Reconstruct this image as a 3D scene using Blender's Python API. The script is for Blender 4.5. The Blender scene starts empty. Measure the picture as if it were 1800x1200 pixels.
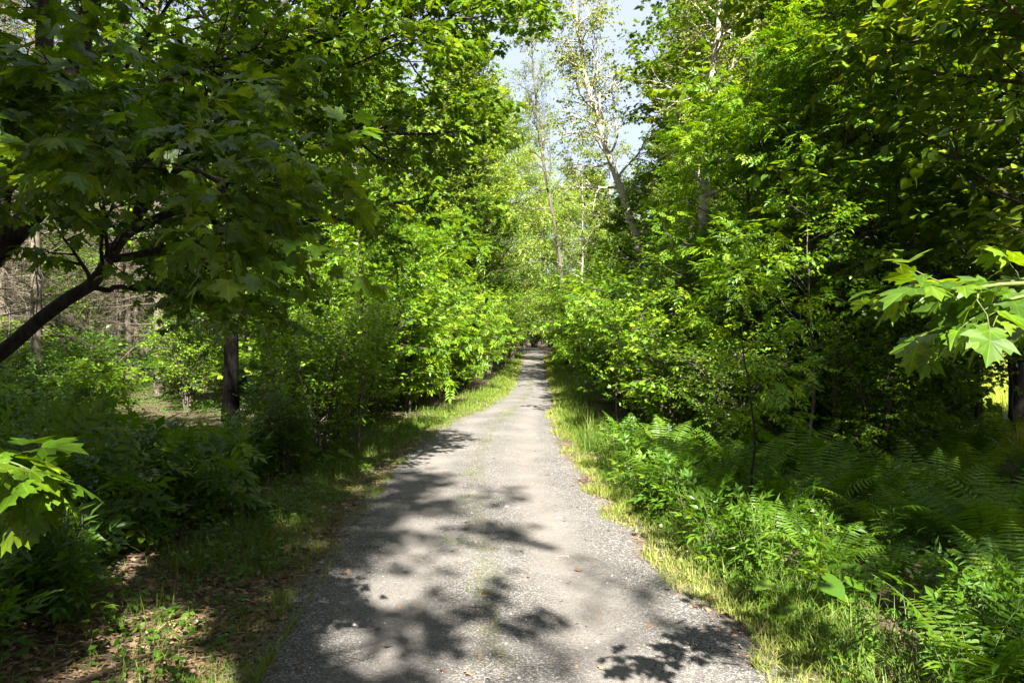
import bpy, math
import numpy as np
from mathutils import Vector

# ------------------------------------------------------------------ camera, sky, sun, exposure
scene = bpy.context.scene
COL = scene.collection
CAM_H, FPX = 1.8, 1300.0          # eye height; focal length in pixels of the 1800 px wide photo
cam_d = bpy.data.cameras.new('camera')
cam = bpy.data.objects.new('camera', cam_d)
COL.objects.link(cam)
cam.location = (0, 0, CAM_H)
cam.rotation_euler = (math.radians(90), 0, 0)
cam_d.sensor_width = 36.0
cam_d.lens = 26.0
cam_d.clip_start = 0.05
cam_d.clip_end = 2000.0
scene.camera = cam

SUN_EL = math.radians(41)
SUN_AZ = math.atan2(0.20, -0.98)  # behind the camera, a little to the right
world = bpy.data.worlds.new('World')
scene.world = world
world.use_nodes = True
wn = world.node_tree.nodes
sky = wn.new('ShaderNodeTexSky')
sky.sky_type = 'NISHITA'
sky.sun_disc = False
sky.sun_elevation = SUN_EL
sky.sun_rotation = SUN_AZ
sky.dust_density = 2.0
# thin bright summer cloud over the blue
wl = world.node_tree.links
ctc = wn.new('ShaderNodeTexCoord')
cn = wn.new('ShaderNodeTexNoise')
cn.inputs['Scale'].default_value = 2.4
cn.inputs['Detail'].default_value = 6
wl.new(ctc.outputs['Generated'], cn.inputs['Vector'])
cr = wn.new('ShaderNodeMapRange')
cr.inputs['From Min'].default_value = .3
cr.inputs['From Max'].default_value = .65
cr.inputs['To Min'].default_value = .6
cr.inputs['To Max'].default_value = .92
wl.new(cn.outputs[0], cr.inputs['Value'])
cm = wn.new('ShaderNodeMix')
cm.data_type = 'RGBA'
wl.new(cr.outputs[0], cm.inputs['Factor'])
wl.new(sky.outputs[0], cm.inputs[6])
cm.inputs[7].default_value = (2.9, 3.1, 3.75, 1)
wl.new(cm.outputs[2], wn['Background'].inputs[0])
wn['Background'].inputs[1].default_value = 0.05

sun_d = bpy.data.lights.new('sun', 'SUN')
sun_d.energy = 5.0
sun_d.angle = math.radians(0.53)
sun_d.color = (1.0, 0.95, 0.86)
sun = bpy.data.objects.new('sun', sun_d)
COL.objects.link(sun)
to_sun = Vector((math.sin(SUN_AZ) * math.cos(SUN_EL), math.cos(SUN_AZ) * math.cos(SUN_EL), math.sin(SUN_EL)))
sun.rotation_euler = to_sun.to_track_quat('Z', 'Y').to_euler()

scene.view_settings.view_transform = 'Standard'
scene.view_settings.look = 'None'
scene.view_settings.gamma = 1.0
scene.view_settings.use_curve_mapping = False
scene.view_settings.exposure = 2.65
cy = scene.cycles
cy.max_bounces = 7
cy.diffuse_bounces = 4
cy.glossy_bounces = 2
cy.transmission_bounces = 4
cy.transparent_max_bounces = 4
cy.caustics_reflective = False
cy.caustics_refractive = False
cy.sample_clamp_indirect = 6.0
cy.use_denoising = True
cy.denoising_prefilter = 'ACCURATE'

# ------------------------------------------------------------------ numeric helpers
UP = np.array([0.0, 0.0, 1.0])


def RNG(s):
    return np.random.default_rng(s)


def nrm(v):
    return v / np.maximum(np.linalg.norm(v, axis=-1, keepdims=True), 1e-9)


def PX(px, py, Y):
    """world point seen at photo pixel (px, py) at distance Y"""
    return ((px - 900) / FPX * Y, Y, CAM_H + (600 - py) / FPX * Y)


def smooth(x, a, b):
    t = np.clip((np.asarray(x, float) - a) / (b - a), 0, 1)
    return t * t * (3 - 2 * t)


_N = RNG(77).uniform(-1, 1, (64, 64))


def noise2(x, y, s=1.0):
    x = np.asarray(x, float) / s + 1000.3
    y = np.asarray(y, float) / s + 1000.7
    xi, yi = np.floor(x).astype(int), np.floor(y).astype(int)
    fx, fy = x - xi, y - yi
    fx, fy = fx * fx * (3 - 2 * fx), fy * fy * (3 - 2 * fy)
    g = lambda a, b: _N[a % 64, b % 64]
    return (g(xi, yi) * (1 - fx) + g(xi + 1, yi) * fx) * (1 - fy) + (g(xi, yi + 1) * (1 - fx) + g(xi + 1, yi + 1) * fx) * fy


# ------------------------------------------------------------------ the road line and the lie of the land
_ky = np.array([-30, -12, -4, 0, 4.25, 7.8, 11.7, 15.6, 19.5, 23.4, 29, 37, 45, 60, 75, 88, 105, 130])
_kx = np.array([9, 4.6, 1.2, .25, -.06, -.36, -.49, -.33, .10, .50, .80, 1.02, 1.25, 1.75, 1.7, -.4, -6, -18])
_kw = np.array([1.5, 1.5, 1.5, 1.5, 1.46, 1.32, 1.34, 1.14, .92, .80, .76, .78, .8, .85, .9, 1.0, 1.1, 1.1])
_yy = np.arange(-30, 130.01, 0.1)
_ker = np.exp(-0.5 * (np.arange(-45, 46) / 16.0) ** 2)
_ker /= _ker.sum()
_cx = np.convolve(np.pad(np.interp(_yy, _ky, _kx), 45, 'edge'), _ker, 'valid')
_cw = np.convolve(np.pad(np.interp(_yy, _ky, _kw), 45, 'edge'), _ker, 'valid')


def road_x(y):
    return np.interp(y, _yy, _cx)


def road_w(y):
    return np.interp(y, _yy, _cw)


def land(x, y):
    x, y = np.asarray(x, float), np.asarray(y, float)
    z = 1.15 * smooth(y, 30, 76) + 1.2 * smooth(y, 95, 150)
    d = x - road_x(y)
    t = np.abs(d) - road_w(y)
    off = smooth(t, 0.05, 1.6)
    side = np.where(d > 0, -0.10, 0.06)
    z = z + off * (side + 0.05 * noise2(x, y, 0.9) + 0.10 * noise2(x, y, 3.1)) + smooth(t, 6, 30) * 0.35 * noise2(x, y, 14)
    z = z + 0.025 * (1 - np.clip(np.abs(d) / 1.3, 0, 1) ** 2)
    z = z - 0.018 * (np.exp(-((d - .62) / .22) ** 2) + np.exp(-((d + .62) / .22) ** 2))
    return z


# ------------------------------------------------------------------ meshes from arrays
class Geo:
    def __init__(self):
        self.v, self.t, self.q, self.a, self.l, self.n = [], [], [], [], [], 0

    def add(self, v, tri=None, quad=None, tint=None, loc=None):
        v = np.asarray(v, np.float32).reshape(-1, 3)
        self.v.append(v)
        if tri is not None and len(tri):
            self.t.append(np.asarray(tri, np.int64).reshape(-1, 3) + self.n)
        if quad is not None and len(quad):
            self.q.append(np.asarray(quad, np.int64).reshape(-1, 4) + self.n)
        self.a.append(np.full(len(v), 0.5, np.float32) if tint is None else np.asarray(tint, np.float32).reshape(-1))
        self.l.append(np.zeros((len(v), 3), np.float32) if loc is None else np.asarray(loc, np.float32).reshape(-1, 3))
        self.n += len(v)
        return self

    def mesh(self, name, mat, smooth_shade=False, veins=False):
        v = np.concatenate(self.v)
        t = np.concatenate(self.t) if self.t else np.zeros((0, 3), np.int64)
        q = np.concatenate(self.q) if self.q else np.zeros((0, 4), np.int64)
        me = bpy.data.meshes.new(name)
        me.vertices.add(len(v))
        me.vertices.foreach_set('co', v.ravel())
        me.loops.add(3 * len(t) + 4 * len(q))
        me.loops.foreach_set('vertex_index', np.concatenate([t.ravel(), q.ravel()]).astype(np.int32))
        me.polygons.add(len(t) + len(q))
        me.polygons.foreach_set('loop_start', np.concatenate([np.arange(len(t)) * 3, 3 * len(t) + np.arange(len(q)) * 4]).astype(np.int32))
        me.polygons.foreach_set('use_smooth', np.full(len(t) + len(q), smooth_shade))
        me.update(calc_edges=True)
        at = me.attributes.new('tint', 'FLOAT', 'POINT')
        at.data.foreach_set('value', np.concatenate(self.a))
        if veins:
            lt = me.attributes.new('leafpos', 'FLOAT_VECTOR', 'POINT')
            lt.data.foreach_set('vector', np.concatenate(self.l).ravel())
        me.materials.append(mat)
        return me


def tubes(P, R, k):
    """many tapered tubes at once: P (B,n,3), R (B,n)"""
    B, n, _ = P.shape
    T = nrm(np.gradient(P, axis=1))
    mean = nrm(T.mean(axis=1))
    ref = np.where((np.abs(mean[:, 2]) > 0.75)[:, None], np.array([1.0, 0.1, 0]), UP)[:, None, :]
    U = nrm(np.cross(T, ref))
    V = np.cross(T, U)
    a = np.arange(k) * 2 * np.pi / k
    ring = P[:, :, None] + R[:, :, None, None] * (np.cos(a)[None, None, :, None] * U[:, :, None] + np.sin(a)[None, None, :, None] * V[:, :, None])
    b = np.arange(B)[:, None, None] * n * k
    i = np.arange(n - 1)[None, :, None] * k
    j = np.arange(k)[None, None, :]
    j2 = (j + 1) % k
    q = np.stack([b + i + j, b + i + j2, b + i + k + j2, b + i + k + j], -1)
    return ring.reshape(-1, 3), q.reshape(-1, 4)


def resample(pts, n, wig=0.0, rng=None):
    pts = np.asarray(pts, float)
    m = len(pts)
    ext = np.vstack([2 * pts[0] - pts[1], pts, 2 * pts[-1] - pts[-2]])
    s = np.linspace(0, m - 1 - 1e-6, n)
    i = s.astype(int)
    f = (s - i)[:, None]
    p0, p1, p2, p3 = ext[i], ext[i + 1], ext[i + 2], ext[i + 3]
    out = 0.5 * (2 * p1 + (p2 - p0) * f + (2 * p0 - 5 * p1 + 4 * p2 - p3) * f ** 2 + (3 * p1 - p0 - 3 * p2 + p3) * f ** 3)
    if wig and rng is not None:
        w = rng.normal(0, wig, out.shape)
        w[0] = 0
        out = out + (w + np.roll(w, 1, 0)) / 2
    return out


def sample(P, s):
    """points and tangents on curves P (B,n,3) at fractions s (B,K)"""
    B, n, _ = P.shape
    T = nrm(np.gradient(P, axis=1))
    f = np.clip(s, 0, 1) * (n - 1)
    i = np.minimum(f.astype(int), n - 2)
    w = (f - i)[..., None]
    bi = np.arange(B)[:, None]
    return P[bi, i] * (1 - w) + P[bi, i + 1] * w, nrm(T[bi, i] * (1 - w) + T[bi, i + 1] * w)


def spawn(rng, P, R, K, s0, s1, ang, length, n, up=0.0, wig=0.08, flat=0.0, taper=0.4, jit=0.25, ang_j=0.2, bias=(0, 0, 0), rr=0.6, rend=0.25, shape=None, rmax=9.0):
    B, m, _ = P.shape
    s = s0 + (s1 - s0) * (np.arange(K)[None, :] + rng.uniform(0, 1, (B, K))) / K
    p, t = sample(P, s)
    f = s * (m - 1)
    i = np.minimum(f.astype(int), m - 2)
    r = R[np.arange(B)[:, None], i]
    side = np.cross(t, UP)
    bad = np.linalg.norm(side, axis=-1, keepdims=True) < 0.15
    side = nrm(np.where(bad, np.array([1.0, 0.2, 0]), side))
    nor = np.cross(side, t)
    par = (np.arange(K)[None, :] % 2) * np.pi
    phi = par + rng.normal(0, 0.25, (B, K)) if flat >= 1 else np.where(rng.uniform(0, 1, (B, K)) < flat, par + rng.normal(0, 0.35, (B, K)), rng.uniform(0, 2 * np.pi, (B, K)) * 0 + np.arange(K)[None] * 2.4 + rng.uniform(0, 6.28, (B, 1)) + rng.normal(0, .4, (B, K)))
    sd = np.cos(phi)[..., None] * side + np.sin(phi)[..., None] * nor
    a = ang + rng.normal(0, ang_j, (B, K))
    d = nrm(np.cos(a)[..., None] * t + np.sin(a)[..., None] * sd + np.asarray(bias) * 0.5)
    L = length * (1 - taper * s) * np.clip(1 + rng.normal(0, jit, (B, K)), 0.35, 1.8)
    if shape is not None:
        L = L * shape(s)
    d = d.reshape(-1, 3)
    L = L.reshape(-1)
    pos = p.reshape(-1, 3)
    pts = [pos]
    st = (L / (n - 1))[:, None]
    for _ in range(n - 1):
        pos = pos + d * st
        pts.append(pos)
        d = nrm(d + (up * UP + np.asarray(bias) * 0.35) / n + rng.normal(0, wig, d.shape))
    Q = np.stack(pts, 1)
    r0 = np.minimum(r.reshape(-1) * rr, rmax)
    r0 = np.minimum(r0, 0.03 * L + 0.004)
    RR = r0[:, None] * np.linspace(1, rend, n)[None, :]
    return Q, RR


# leaf outlines: base at the origin, tip along +y, upper face +z
def fan(half, c, bend=0.25, fold=0.12):
    h = np.array(half, float)
    mir = h[::-1].copy()
    mir[:, 0] *= -1
    mir = mir[(np.abs(mir[:, 0]) > 1e-6)]
    ring = np.vstack([h, mir])
    v = np.vstack([[c], ring])
    z = -bend * v[:, 1] ** 2 * 0.6 + fold * np.abs(v[:, 0]) - bend * v[:, 0] ** 2
    v = np.column_stack([v, z])
    k = len(ring)
    tri = [(0, 1 + i, 1 + (i + 1) % k) for i in range(k)]
    return v, np.array(tri)


MAPLE_HI = fan([(0, 0), (.20, -.07), (.40, .00), (.31, .15), (.47, .22), (.68, .45), (.49, .45), (.43, .60), (.24, .50), (.25, .66), (.33, .78), (.14, .80), (0, 1.03)], (0, .33))
_mh = [(0, 0), (.20, -.07), (.40, .00), (.31, .15), (.47, .22), (.68, .45), (.49, .45), (.43, .60), (.24, .50), (.25, .66), (.33, .78), (.14, .80), (0, 1.03)]
MAPLE_SET = [fan(_mh, (0, .33), .15, .10), fan(_mh, (0, .33), .45, .30), fan(_mh, (0, .33), .75, -.05), fan([(x * .88, y) for x, y in _mh], (0, .33), .35, .45)]
MAPLE_LO = fan([(0, 0), (.38, -.02), (.31, .17), (.66, .44), (.25, .52), (.28, .76), (0, 1.0)], (0, .33))
OVAL = (np.array([(0, 0, 0), (0, .5, -.03), (0, 1, -.16), (.27, .42, .05), (-.27, .42, .05)]), np.array([(0, 3, 1), (1, 3, 2), (0, 1, 4), (1, 2, 4)]))
NARROW = (np.array([(0, 0, 0), (0, .5, .02), (0, 1, -.22), (.10, .42, .03), (-.10, .42, .03)]), np.array([(0, 3, 1), (1, 3, 2), (0, 1, 4), (1, 2, 4)]))
BIRCH = (np.array([(0, 0, 0), (.36, .35, .04), (0, 1, -.1), (-.36, .35, .04)]), np.array([(0, 1, 2), (0, 2, 3)]))
HEART = fan([(0, .06), (.18, -.06), (.42, .08), (.46, .36), (.30, .68), (0, 1.0)], (0, .35), .3, .15)
ROUND = fan([(0, 0), (.34, .12), (.48, .48), (.3, .85), (0, .95)], (0, .45), .2, .2)


def compound(n, ll, lw, spread=1.0):
    vs, ts, k = [], [], 0
    base = OVAL[0] * np.array([lw / 0.54, ll, ll])
    pl = [(0.35 + 0.5 * i / max(n - 1, 1), sgn) for i in range(n) for sgn in (-1, 1)] + [(0.95, 0)]
    for s, sgn in pl:
        a = -sgn * 0.95 * spread
        c, sn = math.cos(a), math.sin(a)
        v = base * (1.0 if sgn else 1.15)
        v = np.column_stack([v[:, 0] * c - v[:, 1] * sn, v[:, 0] * sn + v[:, 1] * c, v[:, 2]])
        v = v + np.array([0, s, -0.18 * s * s])
        vs.append(v)
        ts.append(OVAL[1] + k)
        k += len(v)
    r = np.array([(.012, 0, 0), (-.012, 0, 0), (0, .95, -.17)])
    vs.append(r)
    ts.append(np.array([(0, 2, 1)]) + k)
    return np.vstack(vs), np.vstack(ts)


ASH = compound(3, .46, .20)
CUT = compound(2, .55, .22, 0.8)


def put_leaves(geo, rng, tmpl, pos, axis, size, tilt=0.35, up=None, clump=None, sj=0.25):
    """one leaf per row of pos, pointing along axis"""
    N = len(pos)
    if isinstance(tmpl, list):
        pick = rng.integers(0, len(tmpl), N)
        for i, t in enumerate(tmpl):
            w = pick == i
            if w.any():
                put_leaves(geo, rng, t, pos[w], axis[w], size, tilt, up, None if clump is None else clump[w], sj)
        return
    tv, tt = tmpl
    y = nrm(axis)
    u = np.broadcast_to(UP if up is None else up, (N, 3)) + rng.normal(0, tilt, (N, 3))
    x = nrm(np.cross(y, u))
    z = np.cross(x, y)
    M = np.stack([x, y, z], -1)
    sc = size * np.clip(1 + rng.normal(0, sj, N), 0.45, 1.6)
    v = np.einsum('nij,kj->nki', M, tv) * sc[:, None, None] + pos[:, None]
    k = len(tv)
    tri = tt[None] + (np.arange(N) * k)[:, None, None]
    tint = np.clip(rng.normal(0.5, 0.2, N) + (0 if clump is None else clump), 0, 1)
    geo.add(v, tri=tri, tint=np.repeat(tint, k), loc=np.tile(tv, (N, 1)))


def leaf_twigs(geo, rng, P, m, tmpl, size, droop=0.5, s0=0.2, tilt=0.35, pet=0.4, fwd=0.6, clump_amp=0.18, tip=True, sj=0.25):
    B = len(P)
    s = s0 + (1 - s0) * (np.arange(m)[None] + rng.uniform(0, .8, (B, m))) / m
    p, t = sample(P, s)
    side = nrm(np.cross(t, UP + rng.normal(0, .25, t.shape)))
    sg = np.where(np.arange(m) % 2 == 0, 1.0, -1.0)[None, :, None]
    ax = nrm(fwd * t + side * sg - droop * UP * rng.uniform(.3, 1.4, (B, m, 1)) + rng.normal(0, .2, t.shape))
    pp = p + nrm(ax + 0.4 * UP) * size * pet * rng.uniform(.4, 1.2, (B, m, 1))
    cl = rng.normal(0, clump_amp, (B, 1)) + np.zeros((1, m))
    put_leaves(geo, rng, tmpl, pp.reshape(-1, 3), ax.reshape(-1, 3), size, tilt, clump=cl.reshape(-1), sj=sj)
    if tip:
        ax = nrm(P[:, -1] - P[:, -2] - 0.3 * droop * UP * np.linalg.norm(P[:, -1] - P[:, -2], axis=-1, keepdims=True))
        put_leaves(geo, rng, tmpl, P[:, -1], ax, size * .9, tilt, clump=cl[:, 0], sj=sj)


# ------------------------------------------------------------------ materials
def new_mat(name):
    m = bpy.data.materials.new(name)
    m.use_nodes = True
    nt = m.node_tree
    nt.nodes.clear()
    return m, nt, nt.nodes, nt.links


def ramp(nd, stops):
    r = nd.new('ShaderNodeValToRGB')
    e = r.color_ramp.elements
    while len(e) < len(stops):
        e.new(0.5)
    for el, (p, c) in zip(e, stops):
        el.position = p
        el.color = (*c, 1)
    return r


def leaf_mat(name, lo, mid, hi, trans=0.42, tcol=1.5, rough=0.42, spec=0.4, veins=False):
    m, nt, nd, lk = new_mat(name)
    at = nd.new('ShaderNodeAttribute')
    at.attribute_name = 'tint'
    oi = nd.new('ShaderNodeObjectInfo')
    ad = nd.new('ShaderNodeMath')
    ad.operation = 'MULTIPLY_ADD'
    ad.inputs[1].default_value = 0.24
    lk.new(oi.outputs['Random'], ad.inputs[0])
    sub = nd.new('ShaderNodeMath')
    sub.operation = 'SUBTRACT'
    sub.inputs[1].default_value = 0.12
    lk.new(at.outputs['Fac'], sub.inputs[0])
    lk.new(sub.outputs[0], ad.inputs[2])
    r = ramp(nd, [(0, lo), (0.5, mid), (1, hi)])
    lk.new(ad.outputs[0], r.inputs[0])
    if veins:
        la = nd.new('ShaderNodeAttribute')
        la.attribute_name = 'leafpos'
        sx = nd.new('ShaderNodeSeparateXYZ')
        lk.new(la.outputs['Vector'], sx.inputs[0])

        def mth(op, a, b=None):
            n = nd.new('ShaderNodeMath')
            n.operation = op
            for i, v in enumerate((a, b)):
                if v is None:
                    continue
                if isinstance(v, (int, float)):
                    n.inputs[i].default_value = v
                else:
                    lk.new(v, n.inputs[i])
            return n.outputs[0]
        ang = mth('ABSOLUTE', mth('ARCTAN2', sx.outputs[0], mth('ADD', sx.outputs[1], .02)))
        dd = mth('MINIMUM', mth('MINIMUM', ang, mth('ABSOLUTE', mth('SUBTRACT', ang, .78))), mth('ABSOLUTE', mth('SUBTRACT', ang, 1.5)))
        rr = mth('POWER', mth('ADD', mth('MULTIPLY', sx.outputs[0], sx.outputs[0]), mth('MULTIPLY', sx.outputs[1], sx.outputs[1])), .5)
        vr = nd.new('ShaderNodeMapRange')
        vr.inputs['From Min'].default_value = .006
        vr.inputs['From Max'].default_value = .022
        vr.inputs['To Min'].default_value = 1.5
        vr.inputs['To Max'].default_value = 1.0
        lk.new(mth('MULTIPLY', dd, rr), vr.inputs['Value'])
        sn = nd.new('ShaderNodeTexNoise')
        sn.inputs['Scale'].default_value = 22
        sn.inputs['Detail'].default_value = 4
        tc2 = nd.new('ShaderNodeTexCoord')
        lk.new(tc2.outputs['Object'], sn.inputs['Vector'])
        br = nd.new('ShaderNodeMapRange')
        br.inputs['From Min'].default_value = .3
        br.inputs['From Max'].default_value = .7
        br.inputs['To Min'].default_value = .72
        br.inputs['To Max'].default_value = 1.25
        lk.new(sn.outputs[0], br.inputs['Value'])
        vm = nd.new('ShaderNodeVectorMath')
        vm.operation = 'SCALE'
        lk.new(r.outputs[0], vm.inputs[0])
        lk.new(mth('MULTIPLY', vr.outputs[0], br.outputs[0]), vm.inputs['Scale'])
        class _R:
            outputs = [vm.outputs[0]]
        r = _R
    pb = nd.new('ShaderNodeBsdfPrincipled')
    pb.inputs['Roughness'].default_value = rough
    pb.inputs['Specular IOR Level'].default_value = spec
    lk.new(r.outputs[0], pb.inputs['Base Color'])
    tr = nd.new('ShaderNodeBsdfTranslucent')
    mu = nd.new('ShaderNodeMix')
    mu.data_type = 'RGBA'
    mu.blend_type = 'MULTIPLY'
    mu.inputs['Factor'].default_value = 1
    mu.inputs[7].default_value = (1.28 * tcol, 1.15 * tcol, 0.26 * tcol, 1)
    lk.new(r.outputs[0], mu.inputs[6])
    lk.new(mu.outputs[2], tr.inputs[0])
    mx = nd.new('ShaderNodeMixShader')
    mx.inputs[0].default_value = trans
    lk.new(pb.outputs[0], mx.inputs[1])
    lk.new(tr.outputs[0], mx.inputs[2])
    out = nd.new('ShaderNodeOutputMaterial')
    lk.new(mx.outputs[0], out.inputs[0])
    return m


def bark_mat(name, c1, c2, c3, scale=(9, 9, 2.2), bump=0.6, moss=None):
    m, nt, nd, lk = new_mat(name)
    tc = nd.new('ShaderNodeTexCoord')
    mp = nd.new('ShaderNodeMapping')
    mp.inputs['Scale'].default_value = scale
    lk.new(tc.outputs['Object'], mp.inputs[0])
    n = nd.new('ShaderNodeTexNoise')
    n.inputs['Scale'].default_value = 3
    n.inputs['Detail'].default_value = 6
    n.inputs['Roughness'].default_value = .65
    lk.new(mp.outputs[0], n.inputs['Vector'])
    r = ramp(nd, [(.3, c1), (.5, c2), (.68, c3)])
    lk.new(n.outputs[0], r.inputs[0])
    pb = nd.new('ShaderNodeBsdfPrincipled')
    pb.inputs['Roughness'].default_value = .85
    pb.inputs['Specular IOR Level'].default_value = .2
    lk.new(r.outputs[0], pb.inputs['Base Color'])
    b = nd.new('ShaderNodeBump')
    b.inputs['Strength'].default_value = bump
    b.inputs['Distance'].default_value = .02
    lk.new(n.outputs[0], b.inputs['Height'])
    lk.new(b.outputs[0], pb.inputs['Normal'])
    out = nd.new('ShaderNodeOutputMaterial')
    lk.new(pb.outputs[0], out.inputs[0])
    return m


def plain_tint_mat(name, stops, rough=.9):
    m, nt, nd, lk = new_mat(name)
    at = nd.new('ShaderNodeAttribute')
    at.attribute_name = 'tint'
    r = ramp(nd, stops)
    lk.new(at.outputs['Fac'], r.inputs[0])
    pb = nd.new('ShaderNodeBsdfPrincipled')
    pb.inputs['Roughness'].default_value = rough
    pb.inputs['Specular IOR Level'].default_value = .25
    lk.new(r.outputs[0], pb.inputs['Base Color'])
    out = nd.new('ShaderNodeOutputMaterial')
    lk.new(pb.outputs[0], out.inputs[0])
    return m


M = {}
M['maple'] = leaf_mat('maple leaf', (.034, .076, .004), (.068, .135, .006), (.150, .215, .010))
M['nearmaple'] = leaf_mat('maple leaf near', (.036, .080, .004), (.068, .136, .006), (.145, .215, .010), veins=True)
M['shrub'] = leaf_mat('shrub leaf', (.054, .126, .006), (.108, .208, .009), (.215, .315, .016))
M['basswood'] = leaf_mat('basswood leaf', (.060, .118, .008), (.105, .178, .012), (.195, .255, .018))
M['willow'] = leaf_mat('willow leaf', (.110, .185, .028), (.180, .265, .045), (.290, .360, .070), trans=.38)
M['birch'] = leaf_mat('birch leaf', (.070, .105, .020), (.120, .165, .028), (.200, .235, .042), trans=.4)
M['darkleaf'] = leaf_mat('dark leaf', (.030, .070, .004), (.062, .124, .007), (.130, .190, .012), trans=.38)
M['fern'] = leaf_mat('fern frond', (.042, .105, .005), (.080, .170, .008), (.165, .245, .014), rough=.5)
M['herb'] = leaf_mat('herb leaf', (.036, .092, .006), (.068, .148, .010), (.140, .215, .018))
M['grass'] = leaf_mat('grass blade', (.055, .110, .010), (.125, .185, .020), (.300, .290, .085), trans=.34, rough=.55)
M['meadow'] = leaf_mat('meadow grass', (.15, .20, .02), (.24, .29, .03), (.36, .36, .07), trans=.34, rough=.6)
M['needle'] = leaf_mat('spruce needles', (.020, .045, .014), (.040, .070, .020), (.085, .110, .030), trans=.2, rough=.6)
M['bark'] = bark_mat('grey brown bark', (.035, .028, .022), (.085, .070, .055), (.16, .14, .115))
M['darkbark'] = bark_mat('dark bark', (.010, .008, .007), (.026, .021, .017), (.055, .046, .038))
M['shadedbark'] = bark_mat('shade darkened bark', (.002, .0018, .0015), (.005, .0043, .0036), (.012, .0105, .009))  # bark colour lowered to near black, standing in for shade on the trunk
M['shadedbark'].node_tree.nodes['Principled BSDF'].inputs['Specular IOR Level'].default_value = .04
M['birchbark'] = bark_mat('white birch bark', (.06, .048, .038), (.34, .30, .25), (.50, .46, .40), scale=(2.5, 2.5, 9), bump=.25)
M['palebark'] = bark_mat('pale bark', (.12, .10, .08), (.28, .25, .21), (.42, .38, .33), bump=.4)
M['deadwood'] = bark_mat('dead spruce wood', (.040, .034, .025), (.095, .080, .056), (.175, .150, .108), bump=.3)
M['stem'] = bark_mat('green stem', (.05, .07, .02), (.08, .11, .03), (.13, .14, .05), bump=.1)


def soil_nodes(nd, lk):
    tc = nd.new('ShaderNodeTexCoord')
    n1 = nd.new('ShaderNodeTexNoise')
    n1.inputs['Scale'].default_value = 1.3
    n1.inputs['Detail'].default_value = 7
    n1.inputs['Roughness'].default_value = .7
    lk.new(tc.outputs['Object'], n1.inputs['Vector'])
    n2 = nd.new('ShaderNodeTexNoise')
    n2.inputs['Scale'].default_value = 26
    n2.inputs['Detail'].default_value = 5
    n2.inputs['Roughness'].default_value = .75
    lk.new(tc.outputs['Object'], n2.inputs['Vector'])
    r1 = ramp(nd, [(.32, (.050, .036, .024)), (.5, (.105, .078, .052)), (.64, (.075, .082, .028)), (.78, (.17, .125, .082))])
    lk.new(n1.outputs[0], r1.inputs[0])
    r2 = ramp(nd, [(.3, (.35, .33, .3)), (.55, (1, 1, 1)), (.75, (1.7, 1.6, 1.4))])
    lk.new(n2.outputs[0], r2.inputs[0])
    mu = nd.new('ShaderNodeMix')
    mu.data_type = 'RGBA'
    mu.blend_type = 'MULTIPLY'
    mu.inputs['Factor'].default_value = .85
    lk.new(r1.outputs[0], mu.inputs[6])
    lk.new(r2.outputs[0], mu.inputs[7])
    return tc, n2, mu.outputs[2]


def soil_mat():
    m, nt, nd, lk = new_mat('soil and leaf litter')
    tc, n2, col = soil_nodes(nd, lk)
    # the open field to the right is turf
    sx = nd.new('ShaderNodeSeparateXYZ')
    lk.new(tc.outputs['Object'], sx.inputs[0])
    at = nd.new('ShaderNodeAttribute')
    at.attribute_name = 'tint'
    nz = nd.new('ShaderNodeTexNoise')
    nz.inputs['Scale'].default_value = 2.2
    nz.inputs['Detail'].default_value = 5
    lk.new(tc.outputs['Object'], nz.inputs['Vector'])
    turf = ramp(nd, [(.3, (.11, .17, .03)), (.6, (.20, .25, .045)), (.8, (.27, .29, .07))])
    lk.new(nz.outputs[0], turf.inputs[0])
    mx = nd.new('ShaderNodeMix')
    mx.data_type = 'RGBA'
    lk.new(at.outputs['Fac'], mx.inputs['Factor'])
    lk.new(col, mx.inputs[6])
    lk.new(turf.outputs[0], mx.inputs[7])
    pb = nd.new('ShaderNodeBsdfPrincipled')
    pb.inputs['Roughness'].default_value = .95
    pb.inputs['Specular IOR Level'].default_value = .15
    lk.new(mx.outputs[2], pb.inputs['Base Color'])
    b = nd.new('ShaderNodeBump')
    b.inputs['Strength'].default_value = .8
    b.inputs['Distance'].default_value = .03
    lk.new(n2.outputs[0], b.inputs['Height'])
    lk.new(b.outputs[0], pb.inputs['Normal'])
    out = nd.new('ShaderNodeOutputMaterial')
    lk.new(pb.outputs[0], out.inputs[0])
    return m


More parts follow.
